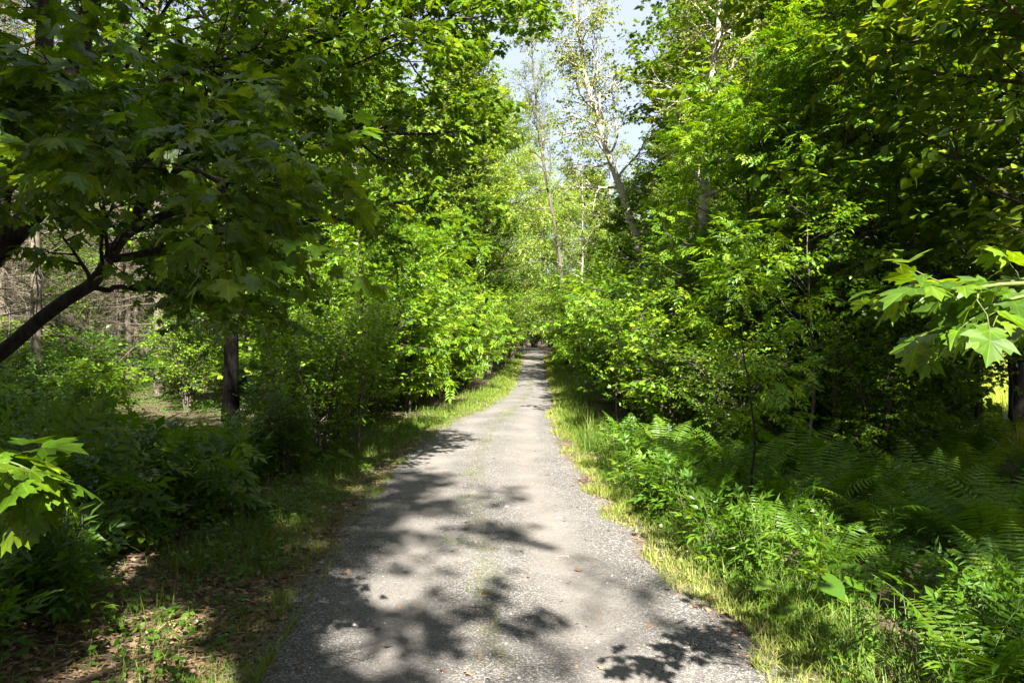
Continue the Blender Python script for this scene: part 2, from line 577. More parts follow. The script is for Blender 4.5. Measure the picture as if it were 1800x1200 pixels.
def road_mat():
    """crushed grey gravel; tint 0..1 runs from the outer edge (soil) to the wheel tracks"""
    m, nt, nd, lk = new_mat('gravel')
    tc, n2, soil = soil_nodes(nd, lk)
    at = nd.new('ShaderNodeAttribute')
    at.attribute_name = 'tint'
    vo = nd.new('ShaderNodeTexVoronoi')
    vo.inputs['Scale'].default_value = 105
    lk.new(tc.outputs['Object'], vo.inputs['Vector'])
    sp = nd.new('ShaderNodeSeparateColor')
    lk.new(vo.outputs['Color'], sp.inputs[0])
    stone = ramp(nd, [(0, (.043, .041, .040)), (.45, (.090, .086, .082)), (.8, (.155, .148, .141)), (.97, (.27, .26, .25))])
    lk.new(sp.outputs[0], stone.inputs[0])
    vo2 = nd.new('ShaderNodeTexVoronoi')
    vo2.inputs['Scale'].default_value = 190
    lk.new(tc.outputs['Object'], vo2.inputs['Vector'])
    sp2 = nd.new('ShaderNodeSeparateColor')
    lk.new(vo2.outputs['Color'], sp2.inputs[0])
    fine = ramp(nd, [(0, (.108, .101, .095)), (.5, (.148, .138, .129)), (1, (.202, .188, .175))])
    lk.new(sp2.outputs[0], fine.inputs[0])
    big = nd.new('ShaderNodeTexNoise')
    big.inputs['Scale'].default_value = 1.1
    big.inputs['Detail'].default_value = 6
    big.inputs['Roughness'].default_value = .6
    lk.new(tc.outputs['Object'], big.inputs['Vector'])
    # dust in the wheel tracks, coarse stones between
    fac = nd.new('ShaderNodeMath')
    fac.operation = 'MULTIPLY_ADD'
    fac.inputs[1].default_value = 1.1
    lk.new(big.outputs[0], fac.inputs[0])
    lk.new(at.outputs['Fac'], fac.inputs[2])
    fr = ramp(nd, [(0.95, (0, 0, 0)), (1.0, (1, 1, 1))])
    fr.color_ramp.elements[0].position = .0
    mr = nd.new('ShaderNodeMapRange')
    mr.inputs['From Min'].default_value = 1.0
    mr.inputs['From Max'].default_value = 1.65
    lk.new(fac.outputs[0], mr.inputs['Value'])
    mx = nd.new('ShaderNodeMix')
    mx.data_type = 'RGBA'
    lk.new(mr.outputs[0], mx.inputs['Factor'])
    lk.new(stone.outputs[0], mx.inputs[6])
    lk.new(fine.outputs[0], mx.inputs[7])
    # brown, mossy edge
    ed = nd.new('ShaderNodeMath')
    ed.operation = 'MULTIPLY_ADD'
    ed.inputs[1].default_value = 2.2
    en = nd.new('ShaderNodeTexNoise')
    en.inputs['Scale'].default_value = 5
    en.inputs['Detail'].default_value = 7
    en.inputs['Roughness'].default_value = .7
    lk.new(tc.outputs['Object'], en.inputs['Vector'])
    lk.new(at.outputs['Fac'], ed.inputs[0])
    lk.new(en.outputs[0], ed.inputs[2])
    er = nd.new('ShaderNodeMapRange')
    er.inputs['From Min'].default_value = .55
    er.inputs['From Max'].default_value = 1.0
    lk.new(ed.outputs[0], er.inputs['Value'])
    me = nd.new('ShaderNodeMix')
    me.data_type = 'RGBA'
    lk.new(er.outputs[0], me.inputs['Factor'])
    lk.new(soil, me.inputs[6])
    lk.new(mx.outputs[2], me.inputs[7])
    # sparse moss and grass roots on the crown between the wheel tracks
    cu = nd.new('ShaderNodeUVMap') if False else nd.new('ShaderNodeAttribute')
    cu.attribute_name = 'crown'
    ms = nd.new('ShaderNodeMath')
    ms.operation = 'MULTIPLY_ADD'
    ms.inputs[1].default_value = .55
    lk.new(cu.outputs['Fac'], ms.inputs[0])
    lk.new(en.outputs[0], ms.inputs[2])
    mr2 = nd.new('ShaderNodeMapRange')
    mr2.inputs['From Min'].default_value = .92
    mr2.inputs['From Max'].default_value = 1.25
    mr2.inputs['To Max'].default_value = .75
    lk.new(ms.outputs[0], mr2.inputs['Value'])
    mm = nd.new('ShaderNodeMix')
    mm.data_type = 'RGBA'
    lk.new(mr2.outputs[0], mm.inputs['Factor'])
    lk.new(me.outputs[2], mm.inputs[6])
    mm.inputs[7].default_value = (.075, .082, .030, 1)
    me = mm
    tone = nd.new('ShaderNodeMix')
    tone.data_type = 'RGBA'
    tone.blend_type = 'MULTIPLY'
    tone.inputs['Factor'].default_value = 1
    tr = ramp(nd, [(.3, (.86, .84, .82)), (.7, (1.14, 1.12, 1.08))])
    lk.new(big.outputs[0], tr.inputs[0])
    lk.new(me.outputs[2], tone.inputs[6])
    lk.new(tr.outputs[0], tone.inputs[7])
    pb = nd.new('ShaderNodeBsdfPrincipled')
    pb.inputs['Roughness'].default_value = .9
    pb.inputs['Specular IOR Level'].default_value = .2
    lk.new(tone.outputs[2], pb.inputs['Base Color'])
    b = nd.new('ShaderNodeBump')
    b.inputs['Strength'].default_value = .5
    b.inputs['Distance'].default_value = .012
    b.invert = True
    lk.new(vo.outputs['Distance'], b.inputs['Height'])
    b2 = nd.new('ShaderNodeBump')
    b2.inputs['Strength'].default_value = .5
    b2.inputs['Distance'].default_value = .02
    lk.new(n2.outputs[0], b2.inputs['Height'])
    lk.new(b.outputs[0], b2.inputs['Normal'])
    lk.new(b2.outputs[0], pb.inputs['Normal'])
    out = nd.new('ShaderNodeOutputMaterial')
    lk.new(pb.outputs[0], out.inputs[0])
    return m


M['soil'] = soil_mat()
M['road'] = road_mat()
M['stone'] = plain_tint_mat('loose stone', [(0, (.06, .058, .057)), (.5, (.13, .125, .12)), (.85, (.22, .21, .20)), (1, (.42, .40, .38))])
M['litter'] = plain_tint_mat('dry leaf', [(0, (.07, .042, .024)), (.5, (.17, .105, .060)), (.85, (.27, .19, .115)), (1, (.40, .32, .22))])


# ------------------------------------------------------------------ objects
def new_obj(name, me, parent=None):
    o = bpy.data.objects.new(name, me)
    COL.objects.link(o)
    if parent is not None:
        o.parent = parent
    return o


def tag(o, label=None, cat=None, group=None, kind=None):
    if label:
        o['label'] = label
    if cat:
        o['category'] = cat
    if group:
        o['group'] = group
    if kind:
        o['kind'] = kind
    return o


def place(proto, name, label, cat, x, y, rot=0.0, sc=1.0, group=None, dz=-0.03, tilt=(0, 0), z=None):
    """a thing made from a prototype's part meshes: an Empty at its base with one child per part"""
    zz = float(land(x, y)) + dz if z is None else z
    if len(proto) == 1:
        root = new_obj(name, proto[0][1])
    else:
        root = new_obj(name, None)
        root.empty_display_size = .3
        for pn, me in proto:
            new_obj(pn, me, root)
    root.location = (x, y, zz)
    root.rotation_euler = (tilt[0], tilt[1], rot)
    root.scale = (sc, sc, sc) if np.isscalar(sc) else sc
    return tag(root, label, cat, group)


# ------------------------------------------------------------------ setting: ground and road
def build_ground():
    a = np.concatenate([-np.geomspace(9, 300, 34)[::-1], np.arange(-8.8, 14.01, .28), np.geomspace(14.4, 300, 34)])
    b = np.concatenate([-np.geomspace(4, 120, 14)[::-1], np.arange(-3.8, 26, .28), np.geomspace(26.4, 500, 70)])
    X, Y = np.meshgrid(a, b)
    Z = land(X, Y)
    t = np.abs(X - road_x(Y)) - road_w(Y)
    Z = Z - 0.05 * (1 - smooth(t, -.35, .10))
    n, m = len(b), len(a)
    i = np.arange(n - 1)[:, None] * m + np.arange(m - 1)[None]
    q = np.stack([i, i + 1, i + m + 1, i + m], -1)
    field = smooth(X - road_x(Y), 7.5, 10.5) * smooth(Y, 13, 19) * (1 - smooth(Y, 58, 68))
    g = Geo().add(np.stack([X, Y, Z], -1), quad=q, tint=field)
    tag(new_obj('ground', g.mesh('ground', M['soil'], True)), 'brown forest soil with leaf litter beside the gravel road', 'ground', kind='structure')


def build_road():
    ys = np.concatenate([np.arange(-25, 2, .5), np.arange(2, 22, .07), np.arange(22, 60, .2), np.arange(60, 115, .5)])
    u = np.linspace(-1, 1, 25)
    u = np.sign(u) * np.abs(u) ** .9
    xc, w = road_x(ys), road_w(ys)
    el = .05 + .11 * np.exp(-ys / 12) + .16 * np.exp(-np.maximum(ys, 0) / 25) * noise2(ys, ys * 0, .8) + .07 * noise2(ys, ys * 0 + 9, .2)
    er = .05 + .11 * np.exp(-ys / 12) + .16 * np.exp(-np.maximum(ys, 0) / 25) * noise2(ys, ys * 0 + 5, .8) + .07 * noise2(ys, ys * 0 + 14, .2)
    half = np.where(u[None] < 0, (w + el)[:, None], (w + er)[:, None])
    X = xc[:, None] + u[None] * half
    Y = np.repeat(ys[:, None], len(u), 1)
    Z = land(X, Y) + 0.012 - 0.03 * smooth(np.abs(u), .9, 1)[None]
    d = np.abs(X - xc[:, None])
    tr = np.exp(-((d - .62) / .27) ** 2)
    e = np.clip((half - d) / .5, 0, 1)
    tint = e * (.55 + .45 * tr)
    n, m = X.shape
    i = np.arange(n - 1)[:, None] * m + np.arange(m - 1)[None]
    q = np.stack([i, i + 1, i + m + 1, i + m], -1)
    g = Geo().add(np.stack([X, Y, Z], -1), quad=q, tint=tint)
    rm = g.mesh('gravel_road', M['road'], True)
    ca = rm.attributes.new('crown', 'FLOAT', 'POINT')
    ca.data.foreach_set('value', np.exp(-((X - xc[:, None] + .05) / .24) ** 2).astype(np.float32).ravel())
    tag(new_obj('gravel_road', rm), 'grey gravel road running straight back between the trees', 'road', kind='structure')


build_ground()
build_road()


def build_stones():
    rng = RNG(5)
    n = 20000
    y = 3.2 + 14 * rng.uniform(0, 1, n) ** 1.7
    x = road_x(y) + rng.uniform(-1, 1, n) * (road_w(y) + .2)
    keep = rng.uniform(0, 1, n) < .35 + .65 * (1 - np.exp(-((np.abs(x - road_x(y)) - .62) / .25) ** 2))
    x, y = x[keep], y[keep]
    n = len(x)
    s = .0035 + .0065 * rng.uniform(0, 1, n) ** 3 + .012 * (rng.uniform(0, 1, n) > .992)
    ov = np.array([(1, 0, 0), (-1, 0, 0), (0, 1, 0), (0, -1, 0), (0, 0, .7), (0, 0, -.7)], float)
    of = np.array([(0, 2, 4), (2, 1, 4), (1, 3, 4), (3, 0, 4), (2, 0, 5), (1, 2, 5), (3, 1, 5), (0, 3, 5)])
    a = rng.uniform(0, 6.28, n)
    v = ov[None] * rng.uniform(.6, 1.3, (n, 6, 1)) * s[:, None, None]
    c, sn = np.cos(a)[:, None], np.sin(a)[:, None]
    v = np.stack([v[..., 0] * c - v[..., 1] * sn, v[..., 0] * sn + v[..., 1] * c, v[..., 2]], -1)
    z = land(x, y) + .012 + s * .25
    v = v + np.stack([x, y, z], -1)[:, None]
    tri = of[None] + (np.arange(n) * 6)[:, None, None]
    g = Geo().add(v, tri=tri, tint=np.repeat(np.clip(rng.normal(.45, .25, n), 0, 1), 6))
    tag(new_obj('gravel', g.mesh('gravel', M['stone'])), 'loose crushed stone scattered over the gravel road', 'gravel', kind='stuff')


build_stones()


# ------------------------------------------------------------------ grass, low cover and litter
def blades(geo, rng, x, y, h, w, lean=.35, tint=None, seg=3):
    n = len(x)
    z = land(x, y) - .01
    az = rng.uniform(0, 6.28, n)
    ln = np.abs(rng.normal(lean, lean * .6, n))
    d = np.stack([np.cos(az), np.sin(az), 0 * az], -1)
    sd = np.stack([-np.sin(az + rng.normal(0, .6, n)), np.cos(az), 0 * az], -1)
    base = np.stack([x, y, z], -1)
    rows = []
    for k in range(seg + 1):
        s = k / seg
        p = base + UP * (h * (s - .25 * ln * s * s))[:, None] + d * (h * ln * s ** 1.8)[:, None]
        ww = (w * (1 - s ** 1.5) * .5)[:, None]
        if k < seg:
            rows += [p - sd * ww, p + sd * ww]
        else:
            rows.append(p)
    v = np.stack(rows, 1)
    K = 2 * seg + 1
    q = np.array([(2 * k, 2 * k + 1, 2 * k + 3, 2 * k + 2) for k in range(seg - 1)])
    t = np.array([(2 * seg - 2, 2 * seg - 1, 2 * seg)])
    off = (np.arange(n) * K)[:, None, None]
    geo.add(v, tri=t[None] + off, quad=q[None] + off, tint=np.repeat(np.clip(rng.normal(.5, .2, n) if tint is None else tint, 0, 1), K))


def verge(side, seed, n, y0, y1, power):
    rng = RNG(seed)
    g = Geo()
    y = y0 + (y1 - y0) * rng.uniform(0, 1, n) ** power
    far = smooth(y, 8, 40)
    if side > 0:
        t = np.abs(rng.normal(0, 1, n)) * (.42 + .12 * far) - .02 + .16 * noise2(y, y * 0 + 3, .7)
    else:
        t = rng.normal(0, 1, n) * (.34 - .1 * far) + .48 - .12 * far - .10 * (1 - far) + .16 * noise2(y, y * 0 + 8, .7)
    t = np.maximum(t, -.15)
    x = road_x(y) + side * (road_w(y) + t)
    keep = noise2(x, y, .35) + .5 * noise2(x, y, 1.3) + rng.uniform(-.5, .5, n) > (-.75 if side > 0 else -.5)
    if side < 0:
        keep &= ~((y < 5.6) & (t > .22) & (rng.uniform(0, 1, n) < .82))
    x, y, t, far = x[keep], y[keep], t[keep], far[keep]
    m = len(x)
    if side > 0:
        h = (.055 + .12 * smooth(t, .12, .7) + .07 * smooth(noise2(x, y, .28), .0, .5) + .14 * smooth(t, .2, .6) * smooth(noise2(x, y, .6), .0, .7)) * rng.uniform(.4, 1.7, m)
    else:
        h = (.04 + .09 * smooth(t, .1, .8) + .05 * smooth(noise2(x, y, .3), 0, .5)) * rng.uniform(.5, 1.7, m)
    h = h * (1 + .4 * far)
    w = rng.uniform(.003, .011, m) * (1 + 2.2 * far)
    tn = .66 - .42 * smooth(t, .05, .45) + rng.normal(0, .2, m)
    if side < 0:
        tn = .46 + .12 * far - .15 * smooth(t, .1, .6) + rng.normal(0, .16, m)
    blades(g, rng, x, y, h, w, .62, tn)
    return g


g = verge(1, 21, 62000, 2.6, 55, 2.0)
tag(new_obj('grass', g.mesh('verge_grass', M['grass'])), 'sunlit grass strip along the right edge of the gravel road', 'grass', kind='stuff')
g = verge(-1, 22, 75000, 2.6, 60, 1.8)
tag(new_obj('grass', g.mesh('verge_grass', M['grass'])), 'short grass strip along the left edge of the gravel road', 'grass', kind='stuff')


def crown_grass():
    rng = RNG(24)
    n = 16000
    y = 4 + 30 * rng.uniform(0, 1, n) ** 1.4
    x = road_x(y) - .05 + rng.normal(0, .17, n)
    k = noise2(x, y, .45) + .6 * noise2(x, y, 2.2) + rng.uniform(-.3, .3, n) > .52
    x, y = x[k], y[k]
    n = len(x)
    g = Geo()
    blades(g, rng, x, y, rng.uniform(.015, .06, n), rng.uniform(.002, .005, n) * (1 + y / 15), .8, rng.normal(.5, .2, n), 2)
    tag(new_obj('grass', g.mesh('crown_grass', M['grass'])), 'sparse short grass growing along the middle of the gravel road', 'grass', kind='stuff')


crown_grass()


def meadow():
    rng = RNG(23)
    n = 90000
    y = 11.5 + 48 * rng.uniform(0, 1, n) ** 1.3
    x = road_x(y) + 7.0 + (y * .55) * rng.uniform(0, 1, n)
    g = Geo()
    blades(g, rng, x, y, rng.uniform(.12, .75, n) * (.6 + .6 * smooth(noise2(x, y, 2.5), -.3, .5)), rng.uniform(.008, .022, n), .45, rng.normal(.5, .22, n), 2)
    tag(new_obj('meadow_grass', g.mesh('meadow_grass', M['meadow'])), 'bright sunlit meadow grass in the clearing beyond the right trees', 'grass', kind='stuff')


meadow()


def ground_cover():
    rng = RNG(31)
    g = Geo()
    for side, n, t0, t1, y0, y1, pw in ((-1, 30000, .15, 3.4, 2.8, 17, 1.5), (1, 34000, .30, 4.5, 2.6, 17, 1.5), (-1, 52000, 2.5, 15, 8, 27, 1), (1, 16000, 3, 12, 6, 22, 1)):
        y = y0 + (y1 - y0) * rng.uniform(0, 1, n) ** pw
        t = t0 + (t1 - t0) * rng.uniform(0, 1, n)
        x = road_x(y) + side * (road_w(y) + t)
        thr = (.0 if side < 0 else -.45) - .5 * smooth(t, .8, 2.2)
        k = noise2(x, y, .55) + .6 * noise2(x, y, .2) + rng.uniform(-.35, .35, n) > thr
        if side < 0:
            k &= ~((y < 5.4) & (t < 1.25) & (rng.uniform(0, 1, n) < .6))
        x, y, t = x[k], y[k], t[k]
        m = len(x)
        hgt = rng.uniform(.015, .11, m) * (1 + 1.6 * smooth(t, .4, 1.8))
        az = rng.uniform(0, 6.28, m)
        ax = np.stack([np.cos(az), np.sin(az), rng.uniform(-.5, .5, m)], -1)
        pos = np.stack([x, y, land(x, y) + hgt], -1)
        big = smooth(t, .3, 2)
        sel = rng.uniform(0, 1, m) < .55
        cl = .15 * noise2(x, y, .4) - .1
        put_leaves(g, rng, ROUND, pos[sel], ax[sel], .032, .4, clump=cl[sel], sj=.4)
        put_leaves(g, rng, OVAL, pos[~sel], ax[~sel], .055, .4, clump=cl[~sel], sj=.4)
    tag(new_obj('ground_cover', g.mesh('ground_cover', M['herb'])), 'low leafy ground cover on the forest floor along both verges', 'ground cover', kind='stuff')


ground_cover()


def litter():
    rng = RNG(37)
    g = Geo()
    for side, n, t0, t1, y0, y1 in ((-1, 7500, -.10, 2.6, 2.9, 14), (1, 1300, -.08, 1.0, 2.8, 12), (-1, 420, -2.7, -.1, 3, 13), (-1, 2600, .1, 1.5, 3, 5.8)):
        y = y0 + (y1 - y0) * rng.uniform(0, 1, n) ** 1.7
        t = t0 + (t1 - t0) * rng.uniform(0, 1, n) ** 1.3
        x = road_x(y) + side * (road_w(y) + t)
        az = rng.uniform(0, 6.28, n)
        ax = np.stack([np.cos(az), np.sin(az), rng.normal(0, .25, n)], -1)
        pos = np.stack([x, y, land(x, y) + rng.uniform(.006, .02, n)], -1)
        s = rng.uniform(0, 1, n) < .35
        put_leaves(g, rng, MAPLE_LO, pos[s], ax[s], .038, .35, sj=.4)
        put_leaves(g, rng, OVAL, pos[~s], ax[~s], .034, .35, sj=.4)
        # dry stalks and twigs
        k = n // 3
        az = rng.uniform(0, 6.28, k)
        L = rng.uniform(.03, .16, k)
        p0 = np.stack([x[:k] + rng.normal(0, .1, k), y[:k] + rng.normal(0, .1, k), land(x[:k], y[:k]) + .012], -1)
        dv = np.stack([np.cos(az), np.sin(az), rng.normal(.05, .12, k)], -1)
        Q = np.stack([p0, p0 + dv * (L / 2)[:, None] + UP * .004, p0 + dv * L[:, None]], 1)
        v, q = tubes(Q, np.tile(np.array([[.0018, .0015, .0008]]), (k, 1)), 3)
        g.add(v, quad=q, tint=np.repeat(rng.uniform(.4, 1, k), 9))
    tag(new_obj('leaf_litter', g.mesh('leaf_litter', M['litter'])), 'dry brown leaves and twigs lying along the road edges', 'leaf litter', kind='stuff')


litter()


# ------------------------------------------------------------------ tree prototypes
def wood(geo, P, R, k):
    v, q = tubes(P, R, k)
    geo.add(v, quad=q)


def stems_arr(stems, n, rng, wig):
    P = np.stack([resample(s[0], n, wig, rng) for s in stems])
    R = np.stack([s[1] * (1 - np.linspace(0, 1, n) ** 1.1 * (1 - s[2] / s[1])) for s in stems])
    return P, R


def flare(R, P, amt=.35):
    z = P[:, :, 2] - P[:, :1, 2]
    return R * (1 + amt * np.exp(-z / .35))


def make_tree(seed, stems, l1, l2, l3, leaf, leaf_mat_key, bark_key, ns=26, wig=.02, trunk_sides=10, part_names=('trunk', 'crown'), twigs3=False, split=False):
    """stems > limbs (l1) > branches (l2) > twigs (l3, may be None) > leaves"""
    rng = RNG(seed)
    P, R = stems_arr(stems, ns, rng, wig)
    Rf = flare(R, P)
    w = Geo()
    wood(w, P, Rf, trunk_sides)
    b = Geo() if split else w
    P1, R1 = spawn(rng, P, R, **l1)
    wood(b, P1, R1, 6)
    P2, R2 = spawn(rng, P1, R1, **l2)
    wood(b, P2, R2, 4)
    tw = P2
    if l3:
        P3, R3 = spawn(rng, P2, R2, **l3)
        if twigs3:
            wood(b, P3, R3, 3)
        tw = P3
    lf = Geo()
    leaf_twigs(lf, rng, tw, **leaf)
    if l3 and l3.get('n', 0):
        leaf_twigs(lf, rng, P2, max(2, leaf['m'] // 2), leaf['tmpl'], leaf['size'], leaf.get('droop', .5), s0=.5)
    parts = [(part_names[0], w.mesh(part_names[0], M[bark_key], True))]
    if split:
        parts.append(('limb', b.mesh('limb', M[bark_key], True)))
    parts.append((part_names[1], lf.mesh(part_names[1], M[leaf_mat_key])))
    return parts


def dome(a, b):
    """crown profile along the trunk: widest at fraction a, width b at the bottom"""
    return lambda s: np.clip(np.where(s < a, b + (1 - b) * np.sin(np.clip(s / a, 0, 1) * np.pi / 2), np.cos(np.clip((s - a) / (1 - a), 0, 1) * np.pi / 2) ** .7 + .12), .1, 1)


def broadleaf(seed, H, r, crown0, W, leafkey, leaf_t, size, K1=34, K2=10, K3=5, m=6, bark='bark', lean=(0, 0), up=.35, droop=.5, shape=None, ang=1.15):
    rng = RNG(seed + 900)
    pts = [(0, 0, 0), (lean[0] * .3 + rng.normal(0, .08), lean[1] * .3 + rng.normal(0, .08), H * .35), (lean[0] * .7 + rng.normal(0, .15), lean[1] * .7 + rng.normal(0, .15), H * .7), (lean[0], lean[1], H)]
    s0 = crown0 / H
    return make_tree(seed, [(pts, r, r * .12)],
                     dict(K=K1, s0=s0, s1=.99, ang=ang, length=W, n=9, up=up, wig=.10, taper=0, jit=.18, shape=shape or dome(s0 + (1 - s0) * .35, .55), rr=.5),
                     dict(K=K2, s0=.22, s1=1, ang=.85, length=W * .42, n=6, up=.12, wig=.12, flat=.65, taper=.45, rr=.6),
                     dict(K=K3, s0=.2, s1=1, ang=.8, length=W * .16 + .12, n=4, up=.0, wig=.14, flat=.8, taper=.3, rr=.6),
                     dict(m=m, tmpl=leaf_t, size=size, droop=droop), leafkey, bark)


def shrub(seed, H, W, leafkey, leaf_t, size, nst=7, K1=11, K2=7, m=6, bark='bark', droop=.35, arch=.55, base=.15):
    rng = RNG(seed + 500)
    st = []
    for i in range(nst):
        a = i * 2.4 + rng.normal(0, .3)
        q = rng.uniform(.25, 1) * W * .5
        h = H * rng.uniform(.7, 1.0) * (1 - .25 * (q / W))
        c, s = math.cos(a), math.sin(a)
        st.append(([(c * .06, s * .06, 0), (c * q * .3, s * q * .3, h * .4), (c * q * .75, s * q * .75, h * .8), (c * q * (1 + arch * .2), s * q * (1 + arch * .2), h)], .012 + .006 * H * rng.uniform(.6, 1.1), .004))
    return make_tree(seed, st,
                     dict(K=K1, s0=base, s1=1, ang=1.0, length=W * .42, n=6, up=.3, wig=.12, taper=.45, rr=.6),
                     dict(K=K2, s0=.15, s1=1, ang=.8, length=W * .20, n=4, up=.05, wig=.14, flat=.7, taper=.35, rr=.6),
                     None, dict(m=m, tmpl=leaf_t, size=size, droop=droop), leafkey, bark, ns=12, trunk_sides=5, part_names=('stem', 'foliage'))


PR = {}
PR['shrubA'] = shrub(1, 3.4, 2.5, 'shrub', OVAL, .10, nst=8, K1=12, K2=8, m=8)
PR['shrubB'] = shrub(2, 3.0, 2.3, 'shrub', OVAL, .085, nst=9, K1=12, K2=8, m=8)
PR['shrubC'] = shrub(3, 2.2, 2.2, 'shrub', ASH, .20, nst=8, K1=9, K2=5, m=5, droop=.55)
PR['shrubD'] = shrub(4, 2.6, 2.1, 'darkleaf', OVAL, .085, nst=8, K1=12, K2=8, m=8)
PR['shrubM'] = shrub(5, 3.2, 2.6, 'shrub', MAPLE_LO, .085, nst=8, K1=11, K2=7, m=7, droop=.6)
PR['lowA'] = shrub(6, 1.0, 1.3, 'herb', OVAL, .075, nst=9, K1=8, K2=6, m=6)
PR['lowB'] = shrub(7, 1.2, 1.4, 'shrub', MAPLE_LO, .075, nst=7, K1=8, K2=5, m=6, droop=.5)

PR['maple'] = broadleaf(11, 15, .22, 2.6, 4.4, 'maple', MAPLE_LO, .15, K1=42, K2=11, K3=6, m=8, bark='darkbark', droop=.7)
PR['mapleshaded'] = [(n, m) for n, m in PR['maple']]
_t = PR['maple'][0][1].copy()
_t.materials[0] = M['shadedbark']
PR['mapleshaded'][0] = ('trunk', _t)
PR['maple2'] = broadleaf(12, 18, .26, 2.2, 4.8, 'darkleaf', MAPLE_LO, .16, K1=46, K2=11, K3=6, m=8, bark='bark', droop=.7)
PR['shade'] = broadleaf(19, 18, .24, 2.6, 4.8, 'darkleaf', MAPLE_LO, .16, K1=44, K2=11, K3=6, m=8, bark='darkbark', droop=.6)
PR['bass'] = broadleaf(13, 11, .12, 1.0, 3.4, 'basswood', HEART, .14, K1=40, K2=11, K3=5, m=7, bark='bark', droop=.7)
PR['poplar'] = broadleaf(14, 19, .22, 3.0, 3.6, 'willow', BIRCH, .15, K1=50, K2=13, K3=7, m=10, bark='bark', ang=.85, up=.5)
PR['willow'] = broadleaf(15, 14, .2, .8, 4.2, 'willow', NARROW, .24, K1=48, K2=13, K3=7, m=10, bark='bark', up=.3)
PR['ashtree'] = broadleaf(16, 10, .12, 1.0, 3.0, 'shrub', ASH, .26, K1=32, K2=8, K3=3, m=5, bark='bark', droop=.6)
PR['thin'] = broadleaf(17, 5.2, .035, 1.3, 1.2, 'shrub', OVAL, .10, K1=18, K2=6, K3=3, m=5, bark='bark', ang=1.1)
PR['thinA'] = broadleaf(27, 4.6, .022, 1.0, 1.0, 'shrub', ASH, .24, K1=10, K2=4, K3=2, m=3, bark='darkbark', ang=1.0, droop=.7)
PR['thinM'] = broadleaf(18, 4.6, .035, 1.2, 1.3, 'maple', MAPLE_LO, .10, K1=16, K2=6, K3=3, m=5, bark='darkbark', ang=1.15, droop=.7)


def birch(seed, pts, r, W, K1=30, crown0=.28, dens=5, size=.055):
    return make_tree(seed, [(pts, r, r * .15)],
                     dict(K=K1, s0=crown0, s1=.99, ang=1.0, length=W, n=9, up=.15, wig=.13, taper=.35, jit=.3, rr=.42),
                     dict(K=9, s0=.25, s1=1, ang=.8, length=W * .45, n=6, up=-.35, wig=.16, flat=.3, taper=.4, rr=.6),
                     dict(K=5, s0=.2, s1=1, ang=.7, length=W * .18, n=4, up=-.4, wig=.15, flat=.3, taper=.3, rr=.6),
                     dict(m=dens, tmpl=BIRCH, size=size, droop=.9), 'birch', 'birchbark', ns=30, trunk_sides=12, wig=.03)


def spruce(seed, H, r):
    """plantation spruce: bare dead branches below, needles above"""
    rng = RNG(seed)
    P, R = stems_arr([([(0, 0, 0), (rng.normal(0, .1), rng.normal(0, .1), H * .5), (0, 0, H)], r, .02)], 20, rng, .01)
    w = Geo()
    wood(w, P, flare(R, P, .25), 9)
    D1, DR1 = spawn(rng, P, R, K=84, s0=.09, s1=.66, ang=1.6, length=2.2, n=8, up=-.25, wig=.12, taper=.1, jit=.3, rr=.25, rmax=.022)
    d = Geo()
    wood(d, D1, DR1, 4)
    D2, DR2 = spawn(rng, D1, DR1, K=9, s0=.2, s1=1, ang=.9, length=.75, n=5, up=-.3, wig=.2, flat=.6, taper=.4, rr=.6)
    wood(d, D2, np.maximum(DR2, .003), 3)
    D3, DR3 = spawn(rng, D2, DR2, K=4, s0=.2, s1=1, ang=.8, length=.3, n=4, up=-.3, wig=.2, flat=.3, taper=.3, rr=.7)
    wood(d, D3, np.maximum(DR3, .002), 3)
    N1, NR1 = spawn(rng, P, R, K=46, s0=.45, s1=.98, ang=1.5, length=2.6, n=7, up=-.25, wig=.08, taper=0, jit=.2, rr=.3, rmax=.03, shape=lambda s: np.clip(1.9 * (1.02 - s), .08, 1))
    wood(w, N1, NR1, 4)
    N2, NR2 = spawn(rng, N1, NR1, K=14, s0=.1, s1=1, ang=.9, length=.8, n=4, up=-.3, wig=.12, flat=.9, taper=.5)
    lf = Geo()
    leaf_twigs(lf, rng, N2, 14, NARROW, .11, .2, s0=.05, fwd=1.0, pet=.05)
    return [('trunk', w.mesh('trunk', M['deadwood'], True)), ('dead_branch', d.mesh('dead_branch', M['deadwood'], True)), ('crown', lf.mesh('crown', M['needle']))]


PR['spruceA'] = spruce(41, 17, .15)
PR['spruceB'] = spruce(42, 15, .13)
PR['spruceC'] = spruce(43, 18, .17)


